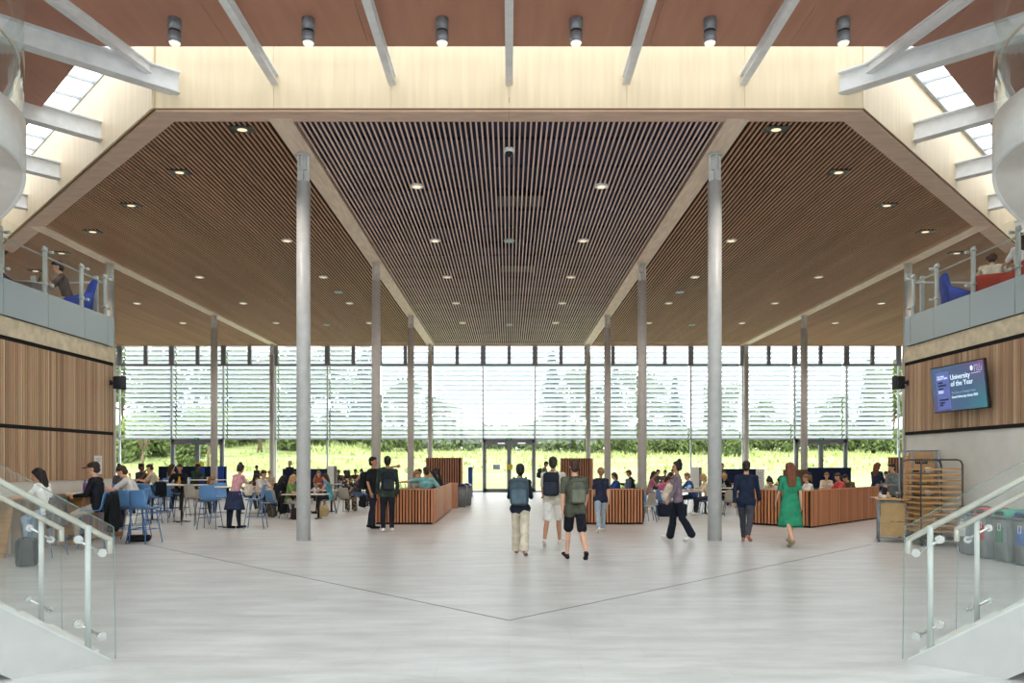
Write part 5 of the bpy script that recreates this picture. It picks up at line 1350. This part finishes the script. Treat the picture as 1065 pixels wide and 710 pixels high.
BOOTH = [
 ('man in a teal tee with his arm stretched along the booth back', 443, 21.3, 180, 'sitwide', dict(h=1.86, hair=('short', 'brown'), top=((124, 178, 178), 'short'))),
 ('woman in a grey top with fair tied hair inside the left booth', 428, 23.6, 60, 'sitdesk', dict(h=1.82, female=True, hair=('bun', 'fair'), top=((150, 146, 132), 'long'))),
 ('blond woman at the inner corner of the left booth', 451, 24.0, -100, 'sitdesk', dict(h=1.7, female=True, hair=('bob', 'blond'), top=((120, 104, 96), 'long'))),
 ('dark-haired woman in the left booth beside the blond woman', 456, 25.6, -95, 'sitdesk', dict(h=1.78, female=True, hair=('long', 'black'), top=((90, 76, 70), 'long'))),
 ('woman with long dark hair at the far end of the left booth', 459.7, 26.85, -85, 'sitdesk', dict(h=1.95, female=True, hair=('long', 'dark'), top=((60, 56, 60), 'long'))),
 ('man in a pale shirt sitting at the rear of the left booth', 436, 27.4, 10, 'sitdesk', dict(h=1.88, hair=('short', 'dark'), top=((150, 158, 172), 'long'), skin=1)),
 ('person with brown hair at the back of the left booth', 446, 27.8, -20, 'sitdesk', dict(h=1.92, hair=('short', 'brown'), top=((168, 150, 150), 'short'))),
 ('dark-haired person in brown looking down inside the angled booth', 797.5, 23.2, 70, 'sitlean', dict(h=1.85, hair=('short', 'dark'), top=((92, 80, 62), 'long'))),
 ('person in a pale patterned top beside the woman in green', 806, 22.2, -40, 'sitlean', dict(h=1.8, female=True, hair=('bun', 'dark'), top=((190, 182, 166), 'long'))),
 ('woman with fair ponytail and white tee inside the angled booth', 844, 23.0, -80, 'sitdesk', dict(h=1.72, female=True, hair=('pony', 'fair'), top=((232, 230, 222), 'short'))),
 ('woman in a cream top facing us inside the angled booth', 859, 27.2, -15, 'sitdesk', dict(h=1.74, female=True, hair=('pony', 'fair'), top=((222, 206, 186), 'long'))),
 ('man in a coral red tee inside the angled booth', 877, 24.7, -85, 'sitdesk', dict(h=1.76, hair=('short', 'brown'), top=((206, 88, 84), 'short'))),
 ('person in a camouflage jacket bent over inside the angled booth', 889, 26.2, -70, 'sitlean', dict(h=1.85, hair=('short', 'dark'), top=((96, 88, 60), 'long'))),
 ('person in dark green sitting behind the woman in the green dress', 834, 25.0, 60, 'sitdesk', dict(h=1.8, hair=('short', 'dark'), top=((60, 84, 70), 'long'))),
 ('small dark-haired person behind the standing staff', 921, 28.5, -20, 'sitdesk', dict(h=1.8, hair=('short', 'dark'), top=((86, 78, 96), 'long'))),
]
for lab, px, Y, face, pose, kw in BOOTH:
    onseat = lab.split()[0] in ()
    p = sitter(lab, at(px, Y), Y, face, pose, None, z=.1 if 'teal' in lab else (.06 if 'left booth' in lab else 0.0), **kw)
for (px, Y, face, lab) in ((428, 23.6, 60, 'grey shell chair under the woman with tied hair in the left booth'), (436, 27.4, 10, 'grey shell chair under the man in the pale shirt'), (446, 27.8, -20, 'grey shell chair under the brown-haired person behind the left booth'), (644, 26.6, -80, 'grey shell chair under the woman in the blue jumper'), (797.5, 23.2, 70, 'grey shell chair under the dark-haired person in brown'), (806, 22.2, -40, 'grey shell chair under the person in the pale patterned top'), (859, 27.2, -15, 'grey shell chair under the woman in the cream top'), (889, 26.2, -70, 'grey shell chair under the person in camouflage'), (834, 25.0, 60, 'grey shell chair under the person in dark green'), (921, 28.5, -20, 'grey shell chair under the small dark-haired person'), (877, 24.7, -85, 'grey shell chair under the man in coral red'), (844, 23.0, -80, 'grey shell chair under the woman with the fair ponytail')):
    a = R(face); bk = Matrix.Rotation(a, 3, 'Z') @ V((0, -.05, 0)); seat('grey_chair', at(px, Y) + bk.x, Y + bk.y, face, lab)
bk = Matrix.Rotation(R(-110), 3, 'Z') @ V((0, -.05, 0)); seat('blue_chair', at(659, 30.6) + bk.x, 30.6 + bk.y, -110, 'blue shell chair under the man in black beyond the booth')
backpack('grey-blue backpack behind the man in black beyond the booth', at(653.5, 30.2), 30.2, .6, R(60), (96, 112, 136), 1.0)
b = MB(); b.rbox((0, 0, .04), (.12, .1, .09), .02); tag(b.build('snack_box', mat('red_box', rgb(206, 70, 70), .5), None, (at(645.5, 25), 25, .752)), 'small red box on the table behind the right booth', 'box')

# ------------------------------------------------------------ bins by the booth
def slim_bin(label, x, y, rz, lidc, group, panel=None, blend=None):
    o = empty('recycling_bin', (x, y, 0), rz); tag(o, label, 'bin', group)
    b = MB(); a = [(-.2, -.24), (.2, -.24), (.2, .24), (-.2, .24)]
    lo = [b.bm.verts.new((px * .86, py * .86, .01)) for px, py in a]; hi = [b.bm.verts.new((px, py, .76)) for px, py in a]
    b._f(lo[::-1]); b._f(hi)
    for i in range(4): b._f([lo[i], lo[(i + 1) % 4], hi[(i + 1) % 4], hi[i]])
    bmesh.ops.bevel(b.bm, geom=b.bm.edges[:], offset=.025, segments=3, affect='EDGES')
    for f in b.bm.faces: f.smooth = True
    b.build('body', mat('bin_grey', rgb(124, 128, 130), .5, var=.05), o)
    b = MB(); b.rbox((0, 0, .765), (.43, .51, .035), .015); b.build('rim', mat('bin_rim', rgb(104, 108, 112), .5), o)
    # arched lid with an opening at the front
    b = MB(); n = 10
    for yy0, yy1 in ((-.235, .235),):
        ring = [(-.205 + .41 * i / n, .785 + .12 * math.sin(math.pi * i / n) ** .7) for i in range(n + 1)]
        A = [b.bm.verts.new((px, yy0, pz)) for px, pz in ring]; B = [b.bm.verts.new((px, yy1, pz)) for px, pz in ring]
        for i in range(n): b._f([A[i], A[i + 1], B[i + 1], B[i]], True)
        b._f(A[::-1]); b._f(B); b._f([A[0], B[0], B[-1], A[-1]])
    lid = b.build('lid', mat('bin_lid_%d_%d_%d' % lidc, rgb(*lidc), .45), o)
    b = MB(); b.rbox((0, -.225, .835), (.24, .03, .07), .01); b.build('slot', M_BLACK, lid)
    if panel:
        b = MB(); b.rbox((0, -.231, .52), (.2, .012, .36), .004, M=Matrix.Rotation(R(-2.6), 3, 'X')); s = b.build('sticker', mat('sticker_%d_%d_%d' % panel, rgb(*panel), .5), o, label='') if False else b.build('sticker', mat('sticker_%d_%d_%d' % panel, rgb(*panel), .5), o)
        b = MB()
        Mx = Matrix.Rotation(R(-2.6), 3, 'X')
        for q in ((-.035, .6, .01, .12), (.035, .6, .01, .12), (0, .545, .07, .01), (0, .655, .07, .01), (-.02, .43, .1, .014), (.01, .4, .13, .012)):
            b.box((q[0], -.2385, q[1]), (q[2], .004, q[3]), M=Mx)
        b.build('symbol', M_WHITE, s)
    return o
slim_bin('grey bin with a blue lid at the end of the left booth', at(480, 28.9), 28.9, R(0), (70, 92, 140), 'bins beside the left booth')
slim_bin('grey bin with a white lid behind the blue-lidded one', at(485.5, 29.9), 29.9, R(0), (214, 216, 214), 'bins beside the left booth')
for y, lc, pc, lab in ((13.95, (58, 60, 62), (206, 210, 210), 'grey recycling bin with a black lid, nearest the tray trolley'), (13.42, (206, 58, 62), (190, 50, 54), 'grey recycling bin with a red lid by the right wall'), (12.9, (74, 170, 146), (56, 120, 90), 'grey recycling bin with a green lid by the right wall'), (12.38, (84, 126, 186), (76, 110, 180), 'grey recycling bin with a blue lid by the right wall')):
    slim_bin(lab, 8.62, y, R(-90), lc, 'recycling bins by the right wall', pc)

# ------------------------------------------------------------ right wall: trolley, cardboard, work table, screen
def tray_trolley():
    x0, x1 = 8.36, 9.2; ya, yb = 15.3, 16.05
    o = empty('tray_trolley', ((x0 + x1) / 2, ya, 0)); tag(o, 'tall tray clearing trolley with wooden rails by the right wall', 'trolley')
    OFF = (-(x0 + x1) / 2, -ya, 0); m = mat('trolley_dark_metal', rgb(84, 84, 86), .4, .3)
    for y in (ya, yb):
        b = MB(); b.tube([(x0, y, .12), (x0, y, 1.66), (x0 + .03, y, 1.73), (x0 + .1, y, 1.76), (x1 - .1, y, 1.76), (x1 - .03, y, 1.73), (x1, y, 1.66), (x1, y, .12)], .018, 8); b.build('end_hoop', m, o, OFF)
    for k in range(12):
        z = .3 + k * .115
        for nm, c, s in (('rail', ((x0 + x1) / 2, ya + .02, z), (x1 - x0 - .02, .024, .042)), ('rail', (x0 + .02, (ya + yb) / 2, z), (.02, yb - ya, .034)), ('rail', ((x0 + x1) / 2, yb - .02, z), (x1 - x0 - .02, .024, .042)), ('rail', (x1 - .02, (ya + yb) / 2, z), (.02, yb - ya, .034))):
            b = MB(); b.box(c, s); b.build(nm, M_OAK, o, OFF)
    b = MB(); b.bb(x0, x1, ya, yb, .13, .16); b.build('base_shelf', m, o, OFF)
    for x in (x0 + .05, x1 - .05):
        for y in (ya + .05, yb - .05):
            b = MB(); b.cyl((x - .015, y, .06), (x + .015, y, .06), .058, 14); b.bb(x - .025, x + .025, y - .02, y + .02, .06, .13); b.build('castor', M_BLACK, o, OFF)
tray_trolley()
for k, (z, lab) in enumerate(((1.465, 'black tray on the top runner of the tray trolley'), (1.235, 'black tray on the third runner of the tray trolley'), (1.005, 'black tray on the fifth runner of the tray trolley'))):
    b = MB(); b.rbox((8.6, 15.7, z - .0), (.4, .6, .016), .006); b.rbox((8.6, 15.7, z + .012), (.41, .61, .008), .003); tag(b.build('tray', M_BLACK), lab, 'tray')
for x, y, z, lab in ((8.64, 15.55, 1.482, 'white mug on the top tray of the trolley'), (8.62, 15.52, 1.022, 'white cup on the lowest tray of the trolley')):
    o = empty('mug', (x, y, z)); tag(o, lab, 'mug'); b = MB(); b.lathe([(.045, 0), (.05, .12), (.045, .12), (.04, .01)], seg=16); b.build('body', M_WHITE, o)
    b = MB(); b.tube([(.045, 0, .1), (.085, 0, .09), (.085, 0, .04), (.045, 0, .03)], .008, 6); b.build('handle', M_WHITE, o)
b = MB(); b.lathe([(.03, 0), (.07, .05), (.065, .05), (.028, .008)], (8.56, 15.6, 1.252), 16); tag(b.build('bowl', mat('bowl_olive', rgb(150, 150, 120), .5)), 'small olive bowl on the middle tray of the trolley', 'bowl')
def cardboard():
    o = empty('cage_trolley', (9.0, 16.55, 0)); tag(o, 'steel cage trolley standing against the right wall, full of cardboard', 'trolley')
    m = mat('galvanised', rgb(140, 148, 156), .35, .5)
    for x in (8.78, 9.36):
        for y in (16.42, 16.95):
            b = MB(); b.cyl((x, y, .1), (x, y, 1.98), .018, 10); b.build('upright', m, o, (-9.0, -16.55, 0))
            b = MB(); b.cyl((x - .014, y, .05), (x + .014, y, .05), .05, 12); b.build('castor', M_BLACK, o, (-9.0, -16.55, 0))
    b = MB()
    for z in (.15, 1.96):
        b.tube([(8.78, 16.42, z), (9.36, 16.42, z), (9.36, 16.95, z), (8.78, 16.95, z), (8.78, 16.42, z)], .014, 8)
    for y in (16.55, 16.68, 16.81): b.cyl((9.36, y, .15), (9.36, y, 1.96), .008, 6)
    b.build('cage_frame', m, o, (-9.0, -16.55, 0))
    b = MB(); b.bb(8.78, 9.36, 16.42, 16.95, .1, .13); b.build('base', m, o, (-9.0, -16.55, 0))
cardboard()
M_CARD = mat('cardboard', rgb(190, 152, 108), .8, var=.05, scale=4)
for k, (y, x0, x1, z1, lab) in enumerate(((16.5, 8.8, 9.27, 1.9, 'large printed cardboard box standing at the front of the cage trolley'), (16.62, 8.83, 9.33, 1.93, 'second flat cardboard box behind the printed one'), (16.76, 8.82, 9.3, 1.86, 'third flat cardboard box at the back of the cage trolley'))):
    o = empty('cardboard_box', ((x0 + x1) / 2, y, .13)); tag(o, lab, 'box')
    h = z1 - .13
    b = MB(); b.rbox((0, 0, h / 2), (x1 - x0, .1, h), .006); b.build('carton', M_CARD, o)
    if k == 0:
        b = MB(); b.box((-.04, -.0515, h - .17), (.27, .003, .11)); b.box((-.16, -.0515, h - .37), (.15, .003, .07)); b.box((.1, -.0515, h - .37), (.15, .003, .07)); b.build('dark_label', M_BLACK, o)
        b = MB()
        for i in range(6): b.box((-.14 + i * .04, -.054, h - .17 + .012 * (i % 2)), (.018, .003, .05))
        b.build('label_marks', M_CARD, o)
        b = MB()
        for (x, z, w, hh) in ((.14, -.17, .014, .06), (.2, -.17, .014, .06), (.17, -.145, .05, .012), (.08, -.46, .12, .012), (-.12, -.55, .12, .014), (.1, -.62, .02, .1), (.14, -.62, .02, .08), (.1, -.72, .16, .016), (.17, -.56, .09, .012), (-.1, -.78, .14, .012), (-.05, -.84, .2, .012), (.16, -.8, .08, .06)): b.box((x, -.0515, h + z), (w, .003, hh))
        b.build('printed_marks', mat('print_dark', rgb(66, 58, 52), .7), o)
def work_table():
    x0, x1, y0, y1 = 7.92, 8.46, 16.15, 16.9
    o = empty('work_table', ((x0 + x1) / 2, y0, 0)); tag(o, 'wooden work table on steel tube legs left of the tray trolley', 'table'); OFF = (-x0, -y0, 0); o.location = (x0, y0, 0); o.rotation_euler.z = -.42
    m = MATS['galvanised']
    b = MB(); b.rbox(((x0 + x1) / 2, (y0 + y1) / 2, .915), (x1 - x0 + .1, y1 - y0 + .1, .03), .006); b.build('tabletop', M_OAK, o, OFF)
    for x in (x0, x1):
        for y in (y0, y1):
            b = MB(); b.cyl((x, y, .0), (x, y, .9), .022, 12); b.cyl((x, y, .0), (x, y, .012), .036, 12); b.build('leg', m, o, OFF)
    for z in (.1, .86):
        b = MB(); b.tube([(x0, y0, z), (x1, y0, z), (x1, y1, z), (x0, y1, z), (x0, y0, z)], .016, 8); b.build('tube_rail', m, o, OFF)
    b = MB(); b.bb(x0 + .03, x1 - .03, y0 + .01, y0 + .03, .45, .84); b.bb(x0 + .03, x1 - .03, y0 + .01, y0 + .03, .13, .44); b.bb(x0 + .0, x0 + .02, y0 + .04, y1 - .04, .13, .84); b.build('side_board', mat('ply_board', rgb(176, 146, 100), .6, var=.05), o, OFF)
work_table()
for i, (x, y, c, lab) in enumerate(((8.05, 16.35, (206, 200, 190), 'small pale jar on the work table, leftmost of the jars'), (8.2, 16.3, (196, 176, 130), 'small amber jar on the work table'), (8.36, 16.22, (110, 108, 104), 'small dark jar on the work table nearest the trolley'))):
    o = empty('jar', (x, y, .931)); tag(o, lab, 'jar'); b = MB(); b.lathe([(.035, 0), (.038, .08), (.026, .1), (.026, .11)], seg=14); b.build('body', mat('jar%d' % i, rgb(*c), .25), o); b = MB(); b.lathe([(.03, .108), (.03, .135)], seg=14); b.build('lid', M_CHROME, o)
papers('white papers on the work table beside the jars', 8.14, 16.6, .931, .2)
papers('folded napkins on the work table behind the jars', 8.36, 16.75, .931, .8, (232, 232, 228), .2, .2, .05)

# TV ---------------------------------------------------------------------
def tv():
    yA, yB = 14.28, 16.75; zc = 3.17
    W = 1.7; H = .97
    o = empty('wall_display', (9.17, 15.36, 3.24), R(-90) + R(3)); tag(o, 'large black-framed information display tilted out from the right wall', 'screen')
    T = Matrix.Rotation(R(9), 3, 'X')
    def put(name, b, m): 
        q = b.build(name, m, o); q.rotation_euler.x = R(6); return q
    b = MB(); b.rbox((0, 0, 0), (W, .06, H), .012); put('casing', b, M_BLACK)
    m = bpy.data.materials.new('display_gradient'); m.use_nodes = True; nt = m.node_tree; bs = nt.nodes['Principled BSDF']
    tc = nt.nodes.new('ShaderNodeTexCoord'); sx = nt.nodes.new('ShaderNodeSeparateXYZ'); nt.links.new(tc.outputs['Generated'], sx.inputs[0])
    def math2(op, a, b_):
        n = nt.nodes.new('ShaderNodeMath'); n.operation = op
        for i, v in enumerate((a, b_)):
            if isinstance(v, (int, float)): n.inputs[i].default_value = v
            else: nt.links.new(v, n.inputs[i])
        return n.outputs[0]
    xx, zz = sx.outputs[0], sx.outputs[2]
    base = (.055, .13, .30, 1)
    def blend(prev, fac, col):
        n = nt.nodes.new('ShaderNodeMix'); n.data_type = 'RGBA'; n.clamp_factor = True; nt.links.new(fac, n.inputs[0])
        if isinstance(prev, tuple): n.inputs[6].default_value = prev
        else: nt.links.new(prev, n.inputs[6])
        n.inputs[7].default_value = col; return n.outputs[2]
    f1 = math2('MULTIPLY', math2('POWER', xx, 3.0), math2('POWER', zz, 2.5)); c = blend(base, f1, rgb(142, 74, 142))
    f2 = math2('MULTIPLY', math2('POWER', xx, 2.5), math2('POWER', math2('SUBTRACT', 1.0, zz), 2.0)); c = blend(c, f2, rgb(52, 152, 160))
    f3 = math2('MULTIPLY', math2('POWER', math2('SUBTRACT', 1.0, xx), 2.5), math2('POWER', math2('SUBTRACT', 1.0, zz), 2.5)); c = blend(c, f3, rgb(96, 74, 150))
    nt.links.new(c, bs.inputs['Emission Color']); bs.inputs['Emission Strength'].default_value = .14; bs.inputs['Base Color'].default_value = (.01, .01, .012, 1); bs.inputs['Roughness'].default_value = .25
    b = MB(); b.box((0, -.0325, 0), (W - .05, .004, H - .05)); put('screen', b, m)
    def emis(name, col, e):
        return mat(name, rgb(*col), .6, var=0, emit=e)
    wt = emis('screen_text', (206, 226, 240), .2)
    b = MB(); b.box((-.46, -.036, -.03), (.42, .003, .78)); put('book_cover', b, emis('cover_blue', (92, 104, 168), .13))
    def text(s, x, z, size, m, parent=o):
        cu = bpy.data.curves.new('lettering', 'FONT'); cu.body = s; cu.size = size; cu.extrude = .0015; cu.space_line = .9
        q = bpy.data.objects.new('lettering', cu); C.objects.link(q); q.parent = o; q.location = (x, -.04, z); q.rotation_euler = (R(96), 0, 0); cu.materials.append(m)
        ca, sa = math.cos(R(6)), math.sin(R(6)); q.location = (x, -.04 * ca - z * sa, z * ca - .04 * sa); q.parent = None; q.location = (0, 0, 0); q.rotation_euler = (0, 0, 0)
        dg = bpy.context.evaluated_depsgraph_get(); dg.update(); me = bpy.data.meshes.new_from_object(q.evaluated_get(dg)); bpy.data.objects.remove(q)
        q = bpy.data.objects.new('lettering', me); C.objects.link(q); q.parent = o; q.rotation_euler = (R(96), 0, 0); q.location = (x, -.04 * ca - z * sa, z * ca - .04 * sa); return q
    text('University\nof the Year', -.2, .17, .15, wt)
    text('The Times and Sunday Times', -.2, -.12, .062, emis('screen_text_dim', (130, 150, 176), .14))
    text('Good University Guide 2023', -.2, -.21, .068, wt)
    text('THE TIMES\nSUNDAY TIMES', -.63, .25, .05, wt)
    text('2023', -.63, -.08, .09, wt)
    dk = mat('cover_dark_marks', rgb(44, 50, 84), .6)
    b = MB()
    for i, (w, z) in enumerate(((.16, .14), (.28, .08), (.17, .01), (.3, -.22), (.18, -.28), (.12, -.33))): b.box((-.62 + w / 2, -.0385, z), (w, .002, .035))
    put('cover_marks', b, dk)
    b = MB(); b.lathe([(.05, -.002), (.05, .002)], seg=20, sx=.75); q = put('logo_shield', b, wt); q.rotation_euler = (R(96), 0, 0); q.location = (.48, -.04 * math.cos(R(6)) - .33 * math.sin(R(6)), .33)
    b = MB()
    for (x, z, w, h) in [(a_, z_ - .07, w_, h_) for a_, z_, w_, h_ in ((.565, .4, .014, .12), (.62, .455, .09, .01), (.62, .4, .01, .1), (.67, .4, .012, .1), (.72, .42, .01, .12), (.77, .38, .012, .1), (.7, .34, .15, .01), (.6, .305, .28, .014))]: b.box((x, -.04, z), (w, .002, h))
    put('logo_marks', b, emis('logo_dim', (170, 170, 206), .15))
    b = MB(); b.rbox((0, .14, 0), (.3, .25, .3), .01); b.build('wall_bracket', M_BLACK, o)
tv()
# loudspeakers at the ends of the walls ------------------------------------
for sg, side in ((-1, 'left'), (1, 'right')):
    o = empty('loudspeaker', (sg * 9.22, 17.75, 3.58)); tag(o, 'small black loudspeaker bracketed to the end of the %s slatted wall' % side, 'loudspeaker')
    b = MB(); b.rbox((-sg * .04, 0, 0), (.2, .22, .3), .03, seg=3); b.build('cabinet', M_BLACK, o)
    b = MB(); b.rbox((-sg * .145, 0, 0), (.03, .2, .32), .014); b.build('grille', mat('grille_dark', rgb(48, 52, 56), .7, bump=.4, scale=40), o)
    b = MB(); b.cyl((sg * .06, 0, 0), (sg * .16, 0, 0), .03, 10); b.rbox((sg * .15, 0, 0), (.02, .12, .12), .005); b.build('bracket', M_BLACK, o)

# ------------------------------------------------------------ mezzanine furniture and people
def armchair(label, x, y, face, col, z=4.8, hb=.68):
    o = empty('armchair', (x, y, z), R(face)); tag(o, label, 'armchair'); m = mat('upholstery_%d_%d_%d' % col, rgb(*col), .85, var=.06, scale=30, bump=.2)
    b = MB(); b.rbox((0, -.02, .4), (.56, .56, .16), .06, seg=3); b.build('seat_cushion', m, o)
    b = MB(); b.rbox((0, .3, hb), (.7, .12, 2 * (hb - .29)), .055, M=Matrix.Rotation(R(-14), 3, 'X'), seg=3); b.build('backrest', m, o)
    for s in (-1, 1):
        b = MB(); b.plate([(s * .33, -.3, .3), (s * .33, .32, .3), (s * .33, .36, hb + .1), (s * .33, .1, min(.68, hb + .05)), (s * .33, -.26, .54)], (s * 1, 0, 0), .06); bmesh.ops.bevel(b.bm, geom=b.bm.edges[:], offset=.025, segments=2, affect='EDGES')
        for f in b.bm.faces: f.smooth = True
        b.build('armrest', m, o)
    for sx in (-1, 1):
        for sy in (-1, 1): b = MB(); b.tube([(sx * .24, sy * .2, .32), (sx * .3, sy * .28, 0)], .014, 8); b.build('leg', M_BLACK, o)
    return o
CB = (44, 78, 178); CR = (190, 66, 50)
armchair('bright blue armchair under the man with the laptop on the left mezzanine', -9.88, 17.1, -52, CB)
p = person('man in brown tee seated at a laptop on the left mezzanine', -9.94, 17.03, -60, 'sithand', 1.9, False, ('short', 'dark'), ((96, 84, 80), 'short'), ((176, 160, 140), 'full'), z=4.8)
def side_table(label, x, y):
    o = empty('side_table', (x, y, 4.8)); tag(o, label, 'table'); b = MB(); b.lathe([(.42, .7), (.43, .715), (.42, .73)], seg=28); b.build('tabletop', M_TOP, o); b = MB(); b.cyl((0, 0, .02), (0, 0, .7), .03, 12); b.lathe([(.24, 0), (.24, .015)], seg=24); b.build('pedestal', M_STEEL, o)
side_table('round white table by the glass of the left mezzanine', -10.3, 16.25)
laptop('open dark laptop on the left mezzanine table', -10.35, 16.3, 5.532, -240, (44, 48, 54))
armchair('red armchair on the left mezzanine behind the table', -10.9, 16.6, 120, CR)
armchair('dark navy armchair at the near end of the left mezzanine', -10.35, 14.95, 170, (38, 46, 84))
p = person('dark-haired person slumped low in the navy armchair on the left mezzanine', -10.4, 15.0, 150, 'sitback', 1.6, True, ('long', 'black'), ((120, 84, 84), 'short'), ((60, 62, 80), 'full'), z=4.75, skin=1)
armchair('bright blue armchair at the far end of the right mezzanine', 10.0, 16.65, 70, CB)
armchair('red armchair under the person in cream on the right mezzanine', 9.95, 15.45, 150, CR, hb=.5)
p = person('person in a cream shirt seen from behind on the right mezzanine', 9.95, 15.5, 150, 'sitlean', 1.78, False, ('curly', 'brown'), ((226, 220, 200), 'long'), ((70, 72, 82), 'full'), z=4.8)
side_table('round white table by the glass of the right mezzanine', 10.5, 16.2)
armchair('red armchair at the near end of the right mezzanine', 9.95, 14.45, 180, CR, hb=.5)
p = person('woman in a white flowered top at the near end of the right mezzanine', 9.95, 14.5, 180, 'sitdesk', 1.76, True, ('long', 'brown'), ((232, 228, 228), 'short'), ((80, 84, 96), 'full'), z=4.8)

# ------------------------------------------------------------ ceiling fittings
LAMP_W = 60
def downlight(x, y, label, group, big=False, col=None):
    k = 'down_big' if big else 'down'
    r = .17 if big else .13
    if k not in TAB:
        o = bpy.data.objects.new('downlight', None); C.objects.link(o); TAB[k] = o
        b = MB()
        if big: b.box((0, 0, .01), (.46, .3, .03))
        else: b.lathe([(r + .03, -.012), (r + .03, .03), (r - .03, .03), (r, -.012)], seg=20)
        b.build('housing', M_BLACK if big else M_STEEL, o)
        b = MB(); b.lathe([(r - (.07 if big else .03), -.016), (r - (.072 if big else .032), -.01)], seg=18, sx=1.0, sy=.75 if big else 1.0); b.build('lens', M_LAMP, o)
        ld = bpy.data.lights.new('lamp', 'SPOT'); ld.energy = LAMP_W; ld.color = (1, .9, .8); ld.spot_size = R(118); ld.spot_blend = .8; ld.shadow_soft_size = .1
        lo = bpy.data.objects.new('lamp', ld); C.objects.link(lo); lo.parent = o; lo.location = (0, 0, -.06)
    else: o = copy_tree(TAB[k])
    o.location = (x, y, CZ - .01); o.rotation_euler.z = 0
    tag(o, label, 'ceiling light', group)
for bi, xb in enumerate((-15.75, -11.25, -6.75, -2.25, 2.25, 6.75, 11.25, 15.75)):
    col = ['fourth', 'third', 'second', 'first', 'first', 'second', 'third', 'fourth'][bi]; sd = 'left' if xb < 0 else 'right'
    rows = [18.4 + 4.5 * k for k in range(5) if 18.4 + 4.5 * k > edge(xb) + 1.6 + (2.5 if abs(xb) > 6 else 0)]
    for k, y in enumerate(rows):
        downlight(xb, y, 'ceiling downlight, %s line %s of centre, %s from the front' % (col, sd, ORD[k]), 'round downlights between the ceiling slats')
for sg, sd in ((-1, 'left'), (1, 'right')):
    for k in range(6):
        x = 5.4 + 2.25 * k
        downlight(sg * x, 15.25 + 2.25 * k, 'black square spotlight in the ceiling, %s along the %s slanting edge' % (ORD[k], sd), 'square spotlights along the ceiling edge', True)
for x, y, lab in ((-6.75, 29.8, 'pale sensor disc in the ceiling left of the second pillar'), (6.75, 29.8, 'pale sensor disc in the ceiling right of the second pillar'), (-8.95, 36.9, 'pale sensor disc in the ceiling near the left glass wall'), (8.95, 36.9, 'pale sensor disc in the ceiling near the right glass wall'), (0, 22.9, 'grey sensor disc in the middle of the ceiling centre line'), (0, 36.9, 'grey sensor disc on the ceiling centre line near the glass wall')):
    b = MB(); b.lathe([(.16, .0), (.17, .03), (.15, .05)], seg=20); tag(b.build('ceiling_sensor', mat('sensor_blue_grey', rgb(160, 180, 190), .4), None, (x, y, CZ - .03)), lab, 'sensor')
o = empty('dome_camera', (0, 16.3, CZ)); tag(o, 'white dome security camera at the front of the ceiling centre line', 'camera')
b = MB(); b.lathe([(.11, -.05), (.12, .0), (.12, .03)], seg=20); b.build('base', M_WHITE, o)
b = MB(); b.ell((0, 0, -.06), (.085, .085, .085)); b.build('dome', M_BLACK, o)
for k, (y, w) in enumerate(((19.3, .8), (23.4, .55), (26.2, .8), (31, .8))):
    b = MB(); b.bb(-.9 if k % 2 else -.3, .1 if k % 2 else .9, y, y + w, CZ + .075, CZ + .1); tag(b.build('ceiling_access_panel', M_NAVY if k % 2 else mat('void_panel_grey', rgb(70, 80, 92), .6)), '%s access panel above the slats of the ceiling centre line, counted from the front' % ORD[k], 'panel')
for i, x in enumerate((-5.62, -3.375, -1.125, 1.125, 3.375, 5.62)):
    if i == 0:
        cyl0 = o = empty('cylinder_spotlight', (x, 12.67, RZ))
        b = MB(); b.cyl((0, 0, -.2), (0, 0, 0), .108, 24); b.build('upper_body', mat('spot_grey', rgb(132, 136, 142), .45, .3), o)
        b = MB(); b.cyl((0, 0, -.235), (0, 0, -.2), .098, 24); b.build('dark_ring', M_BLACK, o)
        b = MB(); b.lathe([(.108, -.235), (.108, -.4), (.095, -.4), (.09, -.37)], seg=24); b.build('lower_body', MATS['spot_grey'], o)
        b = MB(); b.lathe([(.094, -.399), (.08, -.43), (.05, -.444)], seg=20); b.build('lens', mat('lens_glow', rgb(255, 240, 220), .3, emit=.16, var=0), o)
    else: o = copy_tree(cyl0, (x, 12.67, RZ), 0)
    tag(o, 'grey cylinder spotlight under the wooden roof, %s from the left' % ORD[i], 'spotlight', 'cylinder spotlights under the wooden roof')
